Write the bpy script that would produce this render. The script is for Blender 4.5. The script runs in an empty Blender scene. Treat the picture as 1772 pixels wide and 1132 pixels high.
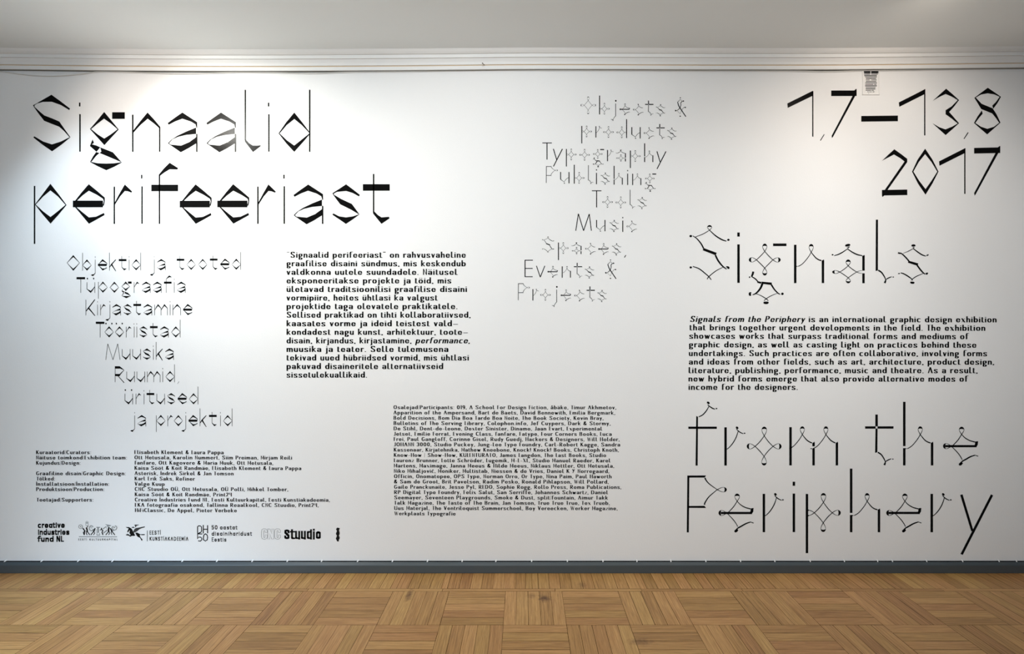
import bpy, bmesh, math, random
from mathutils import Vector, Matrix

random.seed(7)
C = bpy.context.scene
COL = C.collection

# ------------------------------------------------------------------ camera
F = 860.0                      # focal length in pixels of a 1772 wide frame
CX, CY = 906.0, 566.0          # principal point
D = 2.848                      # camera to wall
EYE = 1.40                     # camera height
S = F / D                      # pixels per metre on the wall
cam = bpy.data.cameras.new('camera')
cam.sensor_width = 36.0
cam.lens = F / 1772.0 * 36.0
cam.shift_x = -(CX - 886.0) / 1772.0
cam.shift_y = (CY - 566.0) / 1772.0
cam.clip_start = 0.05
cam_o = bpy.data.objects.new('camera', cam)
COL.objects.link(cam_o)
cam_o.location = (0.0, -D, EYE)
cam_o.rotation_euler = (math.pi / 2, 0, 0)
C.camera = cam_o

# ------------------------------------------------------------------ world, exposure
C.view_settings.view_transform = 'Standard'
C.view_settings.look = 'None'
C.view_settings.gamma = 1.0
C.view_settings.use_curve_mapping = False
C.view_settings.exposure = 0.0
w = bpy.data.worlds.new('daylight')
C.world = w
w.use_nodes = True
w.node_tree.nodes['Background'].inputs[0].default_value = (0.75, 0.87, 1.0, 1)
w.node_tree.nodes['Background'].inputs[1].default_value = 1.0
C.cycles.max_bounces = 10
C.cycles.diffuse_bounces = 6

def spot(name, loc, target, power, color, size, blend, radius=0.05):
    l = bpy.data.lights.new(name, 'SPOT')
    l.energy = power; l.color = color
    l.spot_size = math.radians(size); l.spot_blend = blend
    l.shadow_soft_size = radius
    o = bpy.data.objects.new(name, l); COL.objects.link(o)
    o.location = loc
    o.rotation_euler = (Vector(target) - Vector(loc)).to_track_quat('-Z', 'Y').to_euler()
    return o

def area(name, loc, target, power, color, sx, sy):
    l = bpy.data.lights.new(name, 'AREA')
    l.shape = 'RECTANGLE'; l.size = sx; l.size_y = sy
    l.energy = power; l.color = color
    o = bpy.data.objects.new(name, l); COL.objects.link(o)
    o.location = loc
    o.rotation_euler = (Vector(target) - Vector(loc)).to_track_quat('-Z', 'Y').to_euler()
    return o

DAY = (0.74, 0.88, 1.0)
# gallery spotlights on the ceiling track in front of the wall, above the frame
spot('ceiling_and_fill_spot', (-2.24, -1.06, 2.92), (-1.50, 0, 2.10), 108, (0.98, 1.0, 0.95), 80, 1.0)
spot('ceiling_and_fill_spot', (-2.34, -1.06, 2.92), (-1.95, 0, 2.20), 44, (1.0, 0.88, 0.77), 90, 1.0)
spot('ceiling_and_fill_spot', (-2.44, -1.06, 2.92), (-2.35, 0, 1.70), 72, (0.62, 0.83, 1.0), 70, 1.0)  # added cool spot, brightens the left part of the wall
spot('ceiling_and_fill_spot', (-0.70, -1.30, 2.92), (-0.30, 0, 2.30), 8, (1.0, 0.85, 0.70), 70, 1.0)
spot('ceiling_and_fill_spot', (1.95, -0.80, 2.92), (1.98, 0, 2.42), 15, (1.0, 0.86, 0.72), 118, 1.0)
spot('ceiling_and_fill_spot', (1.85, -0.80, 2.92), (1.25, 0, 1.90), 8, (1.0, 0.88, 0.78), 90, 1.0)
# unseen fill spots added further from the wall to balance its brightness
spot('ceiling_and_fill_spot', (0.00, -3.00, 2.92), (0.00, 0, 1.30), 138, (0.98, 0.97, 0.92), 100, 1.0)
spot('ceiling_and_fill_spot', (-0.30, -2.40, 2.92), (-0.30, 0, 1.70), 56, (0.80, 0.92, 1.0), 80, 1.0)
spot('ceiling_and_fill_spot', (2.20, -2.50, 2.92), (2.30, 0, 1.55), 86, (0.97, 0.97, 0.95), 60, 1.0)
spot('ceiling_and_fill_spot', (1.60, -2.20, 2.92), (1.40, 0, 1.40), 49, (0.95, 0.97, 0.95), 60, 1.0)
# daylight through the window openings behind the camera, plus an added floor light at left
area('window_daylight', (-1.60, -6.45, 1.75), (-1.60, 0, 1.6), 70, DAY, 1.5, 1.9)
side = area('window_daylight', (-3.11, -2.50, 1.55), (-2.5, -0.75, 0.0), 10, (0.60, 0.80, 1.0), 1.4, 1.4)  # unseen light added to emulate a pale sheen on the floor
side.data.spread = math.radians(50)

# ------------------------------------------------------------------ helpers
def px(x, y, p=0.0):
    """photo pixel -> point on the plane p metres in front of the wall"""
    k = (D - p) / F
    return Vector(((x - CX) * k, -p, EYE + (CY - y) * k))

def mat(name, color, rough=0.5, spec=0.5):
    m = bpy.data.materials.new(name); m.use_nodes = True
    b = m.node_tree.nodes['Principled BSDF']
    b.inputs['Base Color'].default_value = (*color, 1)
    b.inputs['Roughness'].default_value = rough
    b.inputs['Specular IOR Level'].default_value = spec
    return m

def add_bump(m, scale, strength, dist=0.001, detail=4, stretch=(1, 1, 1)):
    nt = m.node_tree; b = nt.nodes['Principled BSDF']
    tc = nt.nodes.new('ShaderNodeTexCoord')
    mp = nt.nodes.new('ShaderNodeMapping'); mp.inputs['Scale'].default_value = stretch
    n = nt.nodes.new('ShaderNodeTexNoise'); n.inputs['Scale'].default_value = scale; n.inputs['Detail'].default_value = detail
    bp = nt.nodes.new('ShaderNodeBump'); bp.inputs['Strength'].default_value = strength; bp.inputs['Distance'].default_value = dist
    nt.links.new(tc.outputs['Object'], mp.inputs['Vector'])
    nt.links.new(mp.outputs['Vector'], n.inputs['Vector'])
    nt.links.new(n.outputs['Fac'], bp.inputs['Height'])
    nt.links.new(bp.outputs['Normal'], b.inputs['Normal'])
    return m

M_WALL = add_bump(mat('white_wall_paint', (0.86, 0.86, 0.86), 0.75, 0.25), 130, 0.25, 0.0015, 5)
M_CEIL = add_bump(mat('ceiling_paint', (0.84, 0.87, 0.87), 0.85, 0.2), 60, 0.1, 0.001)
M_TRIM = mat('cornice_paint', (0.84, 0.84, 0.83), 0.5, 0.4)
M_TAN = mat('aged_caulk', (0.62, 0.46, 0.28), 0.8, 0.2)
M_CORNICE_SHADE = mat('painted_cornice_shade', (0.24, 0.24, 0.22), 0.9, 0.1)  # grey that paints in the shade below the cornice
M_BASE = add_bump(mat('slate_skirting_paint', (0.062, 0.078, 0.088), 0.38, 0.5), 40, 0.08)
M_GAP = mat('dark_gap', (0.006, 0.006, 0.007), 0.9, 0.0)
M_PLUG = mat('white_filler', (0.82, 0.82, 0.82), 0.7, 0.2)
M_VINYL = add_bump(mat('black_vinyl', (0.005, 0.005, 0.005), 0.23, 0.022), 90, 0.3, 0.0006, 3)
M_PRINT = mat('black_print', (0.006, 0.006, 0.006), 0.6, 0.15)
M_GREY = mat('grey_print', (0.30, 0.31, 0.31), 0.6, 0.2)
M_MID = mat('dark_grey_print', (0.05, 0.05, 0.05), 0.6, 0.2)
M_CABLE = mat('white_cable_sheath', (0.72, 0.71, 0.68), 0.5, 0.4)
M_GRILLE = mat('painted_grille', (0.84, 0.83, 0.82), 0.6, 0.3)
M_STEEL = mat('rusty_nail', (0.12, 0.09, 0.07), 0.5, 0.5)

def link(name, me, material, parent=None):
    o = bpy.data.objects.new(name, me); COL.objects.link(o)
    if material is not None and not me.materials: me.materials.append(material)
    if parent is not None: o.parent = parent
    return o

def mesh(name, verts, faces, material, parent=None, smooth=False):
    me = bpy.data.meshes.new(name)
    me.from_pydata([tuple(v) for v in verts], [], faces)
    me.update()
    if smooth:
        for p in me.polygons: p.use_smooth = True
    return link(name, me, material, parent)

def empty(name, loc=(0, 0, 0)):
    o = bpy.data.objects.new(name, None); COL.objects.link(o)
    o.location = loc; o.empty_display_size = 0.05
    return o

def tag(o, label, cat, group=None):
    o['label'] = label; o['category'] = cat
    if group: o['group'] = group
    return o

def struct(o):
    o['kind'] = 'structure'; return o

def box_geo(V, Fc, x0, x1, y0, y1, z0, z1):
    i = len(V)
    V += [(x0, y0, z0), (x1, y0, z0), (x1, y1, z0), (x0, y1, z0), (x0, y0, z1), (x1, y0, z1), (x1, y1, z1), (x0, y1, z1)]
    Fc += [(i, i+3, i+2, i+1), (i+4, i+5, i+6, i+7), (i, i+1, i+5, i+4), (i+1, i+2, i+6, i+5), (i+2, i+3, i+7, i+6), (i+3, i, i+4, i+7)]

def interp(tab, x):
    if x <= tab[0][0]: return tab[0][1]
    for (a, b), (c, d) in zip(tab, tab[1:]):
        if x <= c:
            t = (x - a) / (c - a); return b + (d - b) * t
    return tab[-1][1]

def smooth_interp(tab, x):
    r = 0.0
    for k in (-40, -20, 0, 20, 40): r += interp(tab, x + k)
    return r / 5

# ------------------------------------------------------------------ room shell
XL, XR, YB, ZC = -3.12, 3.05, -6.5, 2.957
SAG = [(-100, -1.0), (0, -0.7), (100, 0.5), (200, 1.7), (350, 2.5), (500, 2.5), (720, 1.2), (900, -0.8), (1050, -0.6), (1200, 0.0), (1450, 0.0), (1600, -1.5), (1772, -3.6), (1900, -5.0)]
def sag(X):                       # the old plaster line under the ceiling is not quite straight
    return -smooth_interp(SAG, CX + X * S) / S

stations = [XL + (XR - XL) * i / 60 for i in range(61)]

def extrude_profile(name, prof, material, warp=None, parent=None):
    V, Fc = [], []
    n = len(prof)
    for X in stations:
        dz = warp(X) if warp else 0.0
        for p, z in prof: V.append((X, -p, z + dz))
    for i in range(len(stations) - 1):
        for j in range(n - 1):
            a = i * n + j
            Fc.append((a, a + 1, a + n + 1, a + n))
    return mesh(name, V, Fc, material, parent)

# back wall (its slab), side walls, wall behind the camera with two windows
V, Fc = [], []; box_geo(V, Fc, XL - 0.1, XR + 0.1, 0.0, 0.12, -0.05, ZC + 0.1)
wall = struct(mesh('wall_back', V, Fc, M_WALL))
M_SIDE = mat('grey_side_wall_paint', (0.30, 0.30, 0.30), 0.8, 0.2)
V, Fc = [], []
for q in ((YB, -3.3, -0.05, ZC + 0.1), (-1.7, 0.0, -0.05, ZC + 0.1), (-3.3, -1.7, -0.05, 0.75), (-3.3, -1.7, 2.35, ZC + 0.1)): box_geo(V, Fc, XL - 0.12, XL, *q)
struct(mesh('wall_left', V, Fc, M_SIDE))
V, Fc = [], []; box_geo(V, Fc, XR, XR + 0.12, YB, 0.0, -0.05, ZC + 0.1)
struct(mesh('wall_right', V, Fc, M_SIDE))
V, Fc = [], []
wx = [(-2.4, -0.8), (0.5, 2.1)]; wz = (0.75, 2.75)
edges = [XL] + [e for a in wx for e in a] + [XR]
for i in range(0, len(edges), 2): box_geo(V, Fc, edges[i], edges[i+1], YB - 0.15, YB, -0.05, ZC + 0.1)
for a, b in wx:
    box_geo(V, Fc, a, b, YB - 0.15, YB, -0.05, wz[0]); box_geo(V, Fc, a, b, YB - 0.15, YB, wz[1], ZC + 0.1)
struct(mesh('wall_front', V, Fc, M_WALL))
for k, (a, b) in enumerate(wx):
    V, Fc = [], []
    for x in (a, (a + b) / 2 - 0.03, b - 0.06): box_geo(V, Fc, x, x + 0.06, YB - 0.12, YB - 0.06, wz[0], wz[1])
    for z in (wz[0], 2.1, wz[1] - 0.06): box_geo(V, Fc, a, b, YB - 0.125, YB - 0.055, z, z + 0.06)
    struct(mesh('window_%d' % (k + 1), V, Fc, M_TRIM))

V, Fc = [], []
for y in (-3.3, -2.53, -1.76): box_geo(V, Fc, XL - 0.10, XL - 0.04, y, y + 0.06, 0.75, 2.35)
for z in (0.75, 1.8, 2.29): box_geo(V, Fc, XL - 0.105, XL - 0.035, -3.3, -1.7, z, z + 0.06)
struct(mesh('window_3', V, Fc, M_TRIM))  # unseen window added to go with the left floor light

# ceiling
V, Fc = [], []
for X in stations:
    for j in range(9):
        y = -YB * 0 + (YB - 0.15) * (j / 8.0) ** 2
        V.append((X, y, ZC + sag(X) * max(0.0, 1 + y)))
for i in range(len(stations) - 1):
    for j in range(8):
        a = i * 9 + j
        Fc.append((a, a + 1, a + 10, a + 9))
struct(mesh('ceiling', V, Fc, M_CEIL, smooth=True))

# cornice: stacked mouldings under the ceiling
def pz(p, y): return EYE + (CY - y) / F * (D - p)
prof = [(0.0165, pz(0.022, 119.7)), (0.020, pz(0.022, 119.7)), (0.022, pz(0.022, 119.2)), (0.022, pz(0.022, 113.6))]
cor = struct(extrude_profile('trim_1', prof, M_TRIM, sag))
extrude_profile('cornice_shade_strip', [(0.0002, pz(0.022, 119.6)), (0.0168, pz(0.022, 119.6))], M_CORNICE_SHADE, sag, cor)  # dark underside strip, shade put into the colour
extrude_profile('caulk_line', [(0.022, pz(0.022, 113.6)), (0.0225, pz(0.0225, 112.4))], M_TAN, sag, cor)
prof = [(0.0225, pz(0.0225, 112.4)), (0.027, pz(0.027, 111.5)), (0.031, pz(0.031, 107)), (0.040, pz(0.040, 100.8))]
extrude_profile('cove_moulding', prof, M_TRIM, sag, cor)
zg = pz(0.040, 100.8)
prof = [(0.040, zg), (0.040, zg + 0.002), (0.049, zg + 0.001), (0.049, pz(0.049, 93.2)), (0.053, pz(0.049, 93.2) + 0.001), (0.056, pz(0.056, 92.0)), (0.066, pz(0.066, 88.0)), (0.076, pz(0.076, 83.0)), (0.084, pz(0.076, 83.0) + 0.03)]
extrude_profile('crown_moulding', prof, M_TRIM, sag, cor)

# skirting board
bb = [(0.010, 0.0), (0.010, 0.0585), (0.013, 0.0590), (0.0245, 0.0475), (0.026, 0.0445), (0.026, 0.004), (0.024, 0.0)]
base = struct(extrude_profile('baseboard_back', bb, M_BASE))
extrude_profile('shadow_gap', [(0.0006, 0.0), (0.0006, 0.0600)], M_GAP, None, base)
PLUGS = [11.5, 74.5, 137.5, 196.7, 258.7, 317.4, 377, 438, 498.6, 557.7, 620, 680, 740.5, 800.4, 858.5, 920.3, 982, 1043.4, 1102, 1160.7,
         1221, 1280.8, 1340, 1401, 1460, 1517.4, 1542.8, 1602, 1664, 1726.8, 1757]
plug_me = None
for i, x in enumerate(PLUGS):
    if plug_me is None:
        V, Fc = [], []
        V = [(-.0045, -.0005, .0080), (.0045, -.0005, .0080), (.0060, -.0020, .004), (-.0030, -.0020, .004), (-.0010, -.0135, -.0005), (-.0045, -.0135, -.0010), (.0015, -.0060, .0050), (-.0020, -.0115, .0022)]
        bm = bmesh.new()
        for v in V: bm.verts.new(v)
        bmesh.ops.convex_hull(bm, input=bm.verts)
        plug_me = bpy.data.meshes.new('filler_plug'); bm.to_mesh(plug_me); bm.free()
    o = link('filler_plug', plug_me, M_PLUG, base)
    o.location = ((x - CX) / S, 0.0, 0.0590)

# ------------------------------------------------------------------ parquet floor
def wood_material():
    m = bpy.data.materials.new('oak_parquet'); m.use_nodes = True
    nt = m.node_tree; N = nt.nodes; L = nt.links
    b = N['Principled BSDF']
    uv = N.new('ShaderNodeUVMap'); uv.uv_map = 'UVMap'
    at = N.new('ShaderNodeAttribute'); at.attribute_name = 'tone'
    sep = N.new('ShaderNodeSeparateColor'); L.new(at.outputs['Color'], sep.inputs['Color'])
    mp = N.new('ShaderNodeMapping'); mp.inputs['Scale'].default_value = (3.2, 95.0, 1.0)
    L.new(uv.outputs['UV'], mp.inputs['Vector'])
    n1 = N.new('ShaderNodeTexNoise'); n1.inputs['Scale'].default_value = 1.6; n1.inputs['Detail'].default_value = 5; n1.inputs['Roughness'].default_value = 0.65; n1.inputs['Distortion'].default_value = 0.6
    L.new(mp.outputs['Vector'], n1.inputs['Vector'])
    mp2 = N.new('ShaderNodeMapping'); mp2.inputs['Scale'].default_value = (14.0, 300.0, 1.0)
    L.new(uv.outputs['UV'], mp2.inputs['Vector'])
    n2 = N.new('ShaderNodeTexNoise'); n2.inputs['Scale'].default_value = 1.5; n2.inputs['Detail'].default_value = 3
    L.new(mp2.outputs['Vector'], n2.inputs['Vector'])
    ramp = N.new('ShaderNodeValToRGB')
    ramp.color_ramp.elements[0].position = 0.28; ramp.color_ramp.elements[0].color = (0.310, 0.148, 0.042, 1)
    ramp.color_ramp.elements[1].position = 0.72; ramp.color_ramp.elements[1].color = (0.640, 0.362, 0.128, 1)
    e = ramp.color_ramp.elements.new(0.5); e.color = (0.490, 0.255, 0.082, 1)
    # shift of the grain value by the plank's own tone
    ad = N.new('ShaderNodeMath'); ad.operation = 'ADD'
    mu = N.new('ShaderNodeMath'); mu.operation = 'MULTIPLY_ADD'; mu.inputs[1].default_value = 0.20; mu.inputs[2].default_value = -0.09
    L.new(sep.outputs['Red'], mu.inputs[0])
    L.new(n1.outputs['Fac'], ad.inputs[0]); L.new(mu.outputs[0], ad.inputs[1])
    L.new(ad.outputs[0], ramp.inputs['Fac'])
    hsv = N.new('ShaderNodeHueSaturation')
    hm = N.new('ShaderNodeMath'); hm.operation = 'MULTIPLY_ADD'; hm.inputs[1].default_value = 0.012; hm.inputs[2].default_value = 0.494
    L.new(sep.outputs['Green'], hm.inputs[0]); L.new(hm.outputs[0], hsv.inputs['Hue'])
    L.new(ramp.outputs['Color'], hsv.inputs['Color'])
    # fine pores
    pr = N.new('ShaderNodeMapRange'); pr.inputs['From Min'].default_value = 0.3; pr.inputs['From Max'].default_value = 0.55; pr.inputs['To Min'].default_value = 0.84; pr.inputs['To Max'].default_value = 1.0
    L.new(n2.outputs['Fac'], pr.inputs['Value'])
    mx = N.new('ShaderNodeMix'); mx.data_type = 'RGBA'; mx.blend_type = 'MULTIPLY'; mx.inputs['Factor'].default_value = 1.0
    L.new(hsv.outputs['Color'], mx.inputs['A']); L.new(pr.outputs['Result'], mx.inputs['B'])
    # three old water marks in the boards
    tc = N.new('ShaderNodeTexCoord')
    last = mx.outputs['Result']
    for (sx, sy, rx, ry, a) in STAINS:
        mp3 = N.new('ShaderNodeMapping'); mp3.vector_type = 'POINT'
        mp3.inputs['Location'].default_value = (-sx / rx, -sy / ry, 0); mp3.inputs['Scale'].default_value = (1 / rx, 1 / ry, 0)
        L.new(tc.outputs['Object'], mp3.inputs['Vector'])
        nz = N.new('ShaderNodeTexNoise'); nz.inputs['Scale'].default_value = 60; L.new(tc.outputs['Object'], nz.inputs['Vector'])
        ln = N.new('ShaderNodeVectorMath'); ln.operation = 'LENGTH'; L.new(mp3.outputs['Vector'], ln.inputs[0])
        sm = N.new('ShaderNodeMath'); sm.operation = 'MULTIPLY_ADD'; sm.inputs[1].default_value = 1.2; L.new(nz.outputs['Fac'], sm.inputs[0]); L.new(ln.outputs['Value'], sm.inputs[2])
        mr = N.new('ShaderNodeMapRange'); mr.inputs['From Min'].default_value = 0.7; mr.inputs['From Max'].default_value = 1.6; mr.inputs['To Min'].default_value = a; mr.inputs['To Max'].default_value = 0.0
        L.new(sm.outputs[0], mr.inputs['Value'])
        mm = N.new('ShaderNodeMix'); mm.data_type = 'RGBA'
        L.new(mr.outputs['Result'], mm.inputs['Factor']); L.new(last, mm.inputs['A']); mm.inputs['B'].default_value = (0.12, 0.045, 0.012, 1)
        last = mm.outputs['Result']
    L.new(last, b.inputs['Base Color'])
    b.inputs['Roughness'].default_value = 0.42
    b.inputs['Specular IOR Level'].default_value = 0.45
    bp = N.new('ShaderNodeBump'); bp.inputs['Strength'].default_value = 0.15; bp.inputs['Distance'].default_value = 0.0006
    L.new(n2.outputs['Fac'], bp.inputs['Height']); L.new(bp.outputs['Normal'], b.inputs['Normal'])
    return m

def floor_pt(x, y):
    z = EYE * F / (y - CY)
    return ((x - CX) / F * z, -D + z)
STAINS = []
for (x, y, rx, ry, a) in [(942, 1036, 0.040, 0.040, 1.0), (920, 1031, 0.03, 0.03, 0.45), (708, 1030, 0.022, 0.075, 0.85), (1108, 1111, 0.07, 0.03, 0.6), (1008, 1012, 0.03, 0.04, 0.4)]:
    a_, b_ = floor_pt(x, y); STAINS.append((a_, b_, rx, ry, a))

FV, FF, FUV, FT = [], [], [], []
def plank(x0, x1, y0, y1, along_x):
    g = random.uniform(0.0004, 0.0013)
    t = (random.random(), random.random(), random.random())
    if random.random() < 0.10: t = (max(0, t[0] - 0.35), t[1], t[2])
    i = len(FV)
    x0 += g; x1 -= g; y0 += g; y1 -= g
    FV.extend([(x0, y0, 0), (x1, y0, 0), (x1, y1, 0), (x0, y1, 0)])
    FF.append((i, i + 1, i + 2, i + 3))
    ou, ov = random.uniform(0, 50), random.uniform(0, 50)
    for (x, y) in ((x0, y0), (x1, y0), (x1, y1), (x0, y1)):
        u, v = (x, y) if along_x else (y, x)
        FUV.append((u - min(x0, y0) + ou, v + ov))
    FT.append(t)
B = 0.2975; XO = -0.0955; Y1 = -0.2165
# border course along the wall
x = XL
while x < XR:
    wv = random.choice([0.060, 0.060, 0.058, 0.062, 0.034])
    plank(x, min(x + wv, XR), -0.190, -0.001, False); x += wv
x = XL - 0.3
while x < XR:
    l = random.uniform(0.45, 1.0); plank(max(x, XL), min(x + l, XR), Y1, -0.190, True); x += l
row = 0; y = Y1
while y > YB:
    k0 = math.floor((XL - XO) / B)
    k = k0
    while XO + k * B < XR:
        a, b_ = XO + k * B, XO + (k + 1) * B
        # block k=0 of the first course has boards running away from the camera
        across = ((k + row) % 2 != 0)
        for j in range(5):
            if across: q = (a, b_, y - (j + 1) * B / 5, y - j * B / 5)
            else: q = (a + j * B / 5, a + (j + 1) * B / 5, y - B, y)
            q = (max(q[0], XL), min(q[1], XR), max(q[2], YB), q[3])
            if q[1] - q[0] > 0.004 and q[3] - q[2] > 0.004: plank(*q, across)
        k += 1
    y -= B; row += 1
me = bpy.data.meshes.new('floor')
n = len(FV)
FV += [(XL - 0.1, YB - 0.15, -0.0025), (XR + 0.1, YB - 0.15, -0.0025), (XR + 0.1, 0.0, -0.0025), (XL - 0.1, 0.0, -0.0025)]
FF.append((n, n + 1, n + 2, n + 3)); FUV += [(0, 0)] * 4; FT.append((0, 0, 0))
me.from_pydata(FV, [], FF); me.update()
uvl = me.uv_layers.new(name='UVMap')
for i, u in enumerate(FUV): uvl.data[i].uv = u
ca = me.color_attributes.new('tone', 'FLOAT_COLOR', 'CORNER')
k = 0
for p, t in zip(me.polygons, FT):
    for _ in range(4):
        ca.data[k].color = (*t, 1); k += 1
M_WOOD = wood_material()
me.materials.append(M_WOOD); me.materials.append(mat('parquet_joint', (0.05, 0.026, 0.011), 0.8, 0.1))
me.polygons[len(me.polygons) - 1].material_index = 1
floor_o = struct(link('floor', me, None))

# ------------------------------------------------------------------ lettering engine
# every drawing is a list of polygons in photo-pixel coordinates lying on the wall
def to_mesh(name, polys, material, parent, thick=0.0):
    V, Fc = [], []
    off = 0.0008 + thick
    for P in polys:
        if len(P) < 3: continue
        a = sum(P[i-1][0] * P[i][1] - P[i][0] * P[i-1][1] for i in range(len(P)))
        if abs(a) < 1e-6: continue
        if a > 0: P = P[::-1]
        i = len(V); n = len(P)
        for x, y in P: V.append(((x - CX) / S, -off, EYE + (CY - y) / S))
        Fc.append(tuple(range(i, i + n)))
        if thick > 0:
            for x, y in P: V.append(((x - CX) / S, -0.0003, EYE + (CY - y) / S))
            for j in range(n):
                j2 = (j + 1) % n
                Fc.append((i + j2, i + j, i + n + j, i + n + j2))
    return mesh(name, V, Fc, material, parent)

def crom(P, n=6):
    """Catmull-Rom through tuples of any length"""
    if len(P) < 3: return list(P)
    out = []
    Q = [tuple(2 * a - b for a, b in zip(P[0], P[1]))] + list(P) + [tuple(2 * a - b for a, b in zip(P[-1], P[-2]))]
    for i in range(1, len(Q) - 2):
        for s in range(n):
            t = s / n
            out.append(tuple(0.5 * (2 * b + (c - a) * t + (2 * a - 5 * b + 4 * c - d) * t * t + (3 * b - a - 3 * c + d) * t ** 3)
                             for a, b, c, d in zip(Q[i-1], Q[i], Q[i+1], Q[i+2])))
    out.append(tuple(P[-1]))
    return out

def ribbon(P):
    """list of (x, y, width) -> quads"""
    Lf, Rt = [], []
    for i, (x, y, w_) in enumerate(P):
        a = P[max(i - 1, 0)]; b = P[min(i + 1, len(P) - 1)]
        dx, dy = b[0] - a[0], b[1] - a[1]; l = math.hypot(dx, dy) or 1.0
        nx, ny = -dy / l * w_ / 2, dx / l * w_ / 2
        Lf.append((x + nx, y + ny)); Rt.append((x - nx, y - ny))
    return [[Lf[i], Lf[i+1], Rt[i+1], Rt[i]] for i in range(len(P) - 1)]

def disc(cx, cy, rx, ry=None, n=14):
    ry = ry or rx
    return [[(cx + rx * math.cos(2 * math.pi * i / n), cy + ry * math.sin(2 * math.pi * i / n)) for i in range(n)]]

def rect(x0, y0, x1, y1): return [[(x0, y0), (x1, y0), (x1, y1), (x0, y1)]]
# ------------------------------------------------------------------ alphabet 1: faceted ribbon letters
# y runs down, baseline 0, x-height 325; ops: b bowl strip (outer, inner), r stem, h heavy bar, p patch
def _o(x, y): return lambda pts: [(a - x, b - y) for a, b in pts]
A = {}
def A_def(ch, x0, y0, ops):
    out = []
    for op in ops:
        if op[0] == 'b': out.append(('b', [(a - x0, b - y0) for a, b in op[1]], [(a - x0, b - y0) for a, b in op[2]]))
        elif op[0] in 'rh': out.append((op[0], op[1] - x0, op[2] - y0, op[3] - x0, op[4] - y0))
        else: out.append((op[0], [(a - x0, b - y0) for a, b in op[1]]))
    A[ch] = out
A_def('S', 138, 622, [
    ('b', [(462, 243), (385, 183), (300, 122), (220, 168), (160, 203), (138, 214), (146, 226)], [(455, 255), (383, 212), (302, 183), (225, 184), (175, 198), (150, 214), (152, 226)]),
    ('b', [(150, 226), (190, 263), (237, 303), (303, 328), (368, 356), (415, 424), (466, 494)], [(144, 226), (190, 291), (236, 350), (300, 376), (368, 402), (412, 441), (456, 492)]),
    ('b', [(466, 494), (385, 560), (305, 617), (225, 562), (141, 496)], [(454, 497), (380, 533), (305, 557), (228, 532), (150, 486)])])
A_def('i', 545, 622, [('r', 543.5, 191, 551.5, 225), ('r', 546, 292, 554, 621)])
A_def('g', 637, 622, [
    ('b', [(637, 422), (698, 352), (762, 273), (826, 350), (889, 426), (826, 494), (763, 563), (700, 492), (637, 422)], [(648, 421), (703, 374), (760, 331), (824, 376), (879, 425), (823, 467), (763, 506), (706, 470), (648, 423)]),
    ('h', 832, 275, 942, 333),
    ('p', [(660, 514), (672, 543), (653, 556), (692, 566), (727, 582), (694, 621), (637, 571)]),
    ('p', [(727, 582), (838, 626), (917, 715), (830, 677), (722, 632), (738, 620)]),
    ('p', [(692, 624), (720, 632), (690, 658), (652, 706), (638, 711), (664, 664)]),
    ('b', [(637, 711), (705, 748), (780, 783), (850, 752), (918, 715)], [(648, 710), (705, 722), (780, 725), (850, 722), (905, 714)])])
A_def('n', 1008, 623, [('r', 1008, 297, 1016, 623),
    ('b', [(1016, 436), (1078, 355), (1142, 278), (1198, 338), (1252, 402)], [(1016, 456), (1076, 389), (1142, 332), (1200, 376), (1244, 416)]),
    ('r', 1244, 402, 1252, 623)])
A_def('a', 1318, 623, [
    ('b', [(1318, 370), (1382, 323), (1447, 278), (1512, 320), (1576, 362), (1577, 412)], [(1326, 385), (1384, 355), (1445, 332), (1520, 357), (1562, 382), (1570, 412)]),
    ('b', [(1567, 410), (1484, 443), (1402, 482), (1350, 516), (1320, 546)], [(1567, 465), (1480, 474), (1408, 491), (1360, 513), (1329, 547)]),
    ('b', [(1320, 546), (1330, 556), (1432, 626), (1500, 590), (1567, 548)], [(1329, 545), (1345, 559), (1435, 568), (1508, 537), (1567, 494)]),
    ('r', 1569, 465, 1577, 623)])
A_def('l', 627, 622, [('r', 627, 78, 635, 520),
    ('p', [(627, 516), (635, 514), (664, 546), (698, 567), (735, 568), (764, 564), (765, 572), (735, 595), (698, 623), (660, 575), (627, 532)])])
A_def('d', 922, 622, [
    ('b', [(922, 460), (990, 362), (1060, 278), (1128, 362), (1196, 452), (1196, 466), (1128, 545), (1059, 622), (990, 548), (922, 460)],
          [(932, 459), (992, 388), (1060, 334), (1126, 388), (1190, 455), (1190, 463), (1126, 514), (1059, 567), (994, 520), (932, 461)]),
    ('r', 1191, 78, 1199, 622)])
A_def('p', 97, 545, [
    ('b', [(105, 374), (172, 285), (240, 194), (310, 283), (381, 379), (312, 462), (241, 542), (172, 462), (105, 376)],
          [(112, 374), (175, 305), (240, 251), (308, 306), (372, 379), (308, 432), (241, 485), (175, 435), (112, 376)]),
    ('r', 97, 212, 105, 720)])
A_def('e', 437, 545, [
    ('b', [(454, 346), (515, 268), (576, 197), (646, 254), (716, 314), (716, 345), (709, 384)], [(468, 346), (520, 296), (576, 254), (648, 290), (702, 325), (708, 345), (700, 384)]),
    ('h', 437, 341, 700, 399),
    ('b', [(454, 396), (516, 470), (577, 543), (648, 504), (714, 467)], [(468, 398), (522, 444), (577, 488), (640, 482), (709, 449)])])
A_def('r', 796, 545, [('r', 796, 218, 804, 545),
    ('p', [(804, 358), (850, 272), (892, 199), (957, 262), (949, 271), (918, 259), (892, 256), (850, 304), (804, 378)])])
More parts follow.
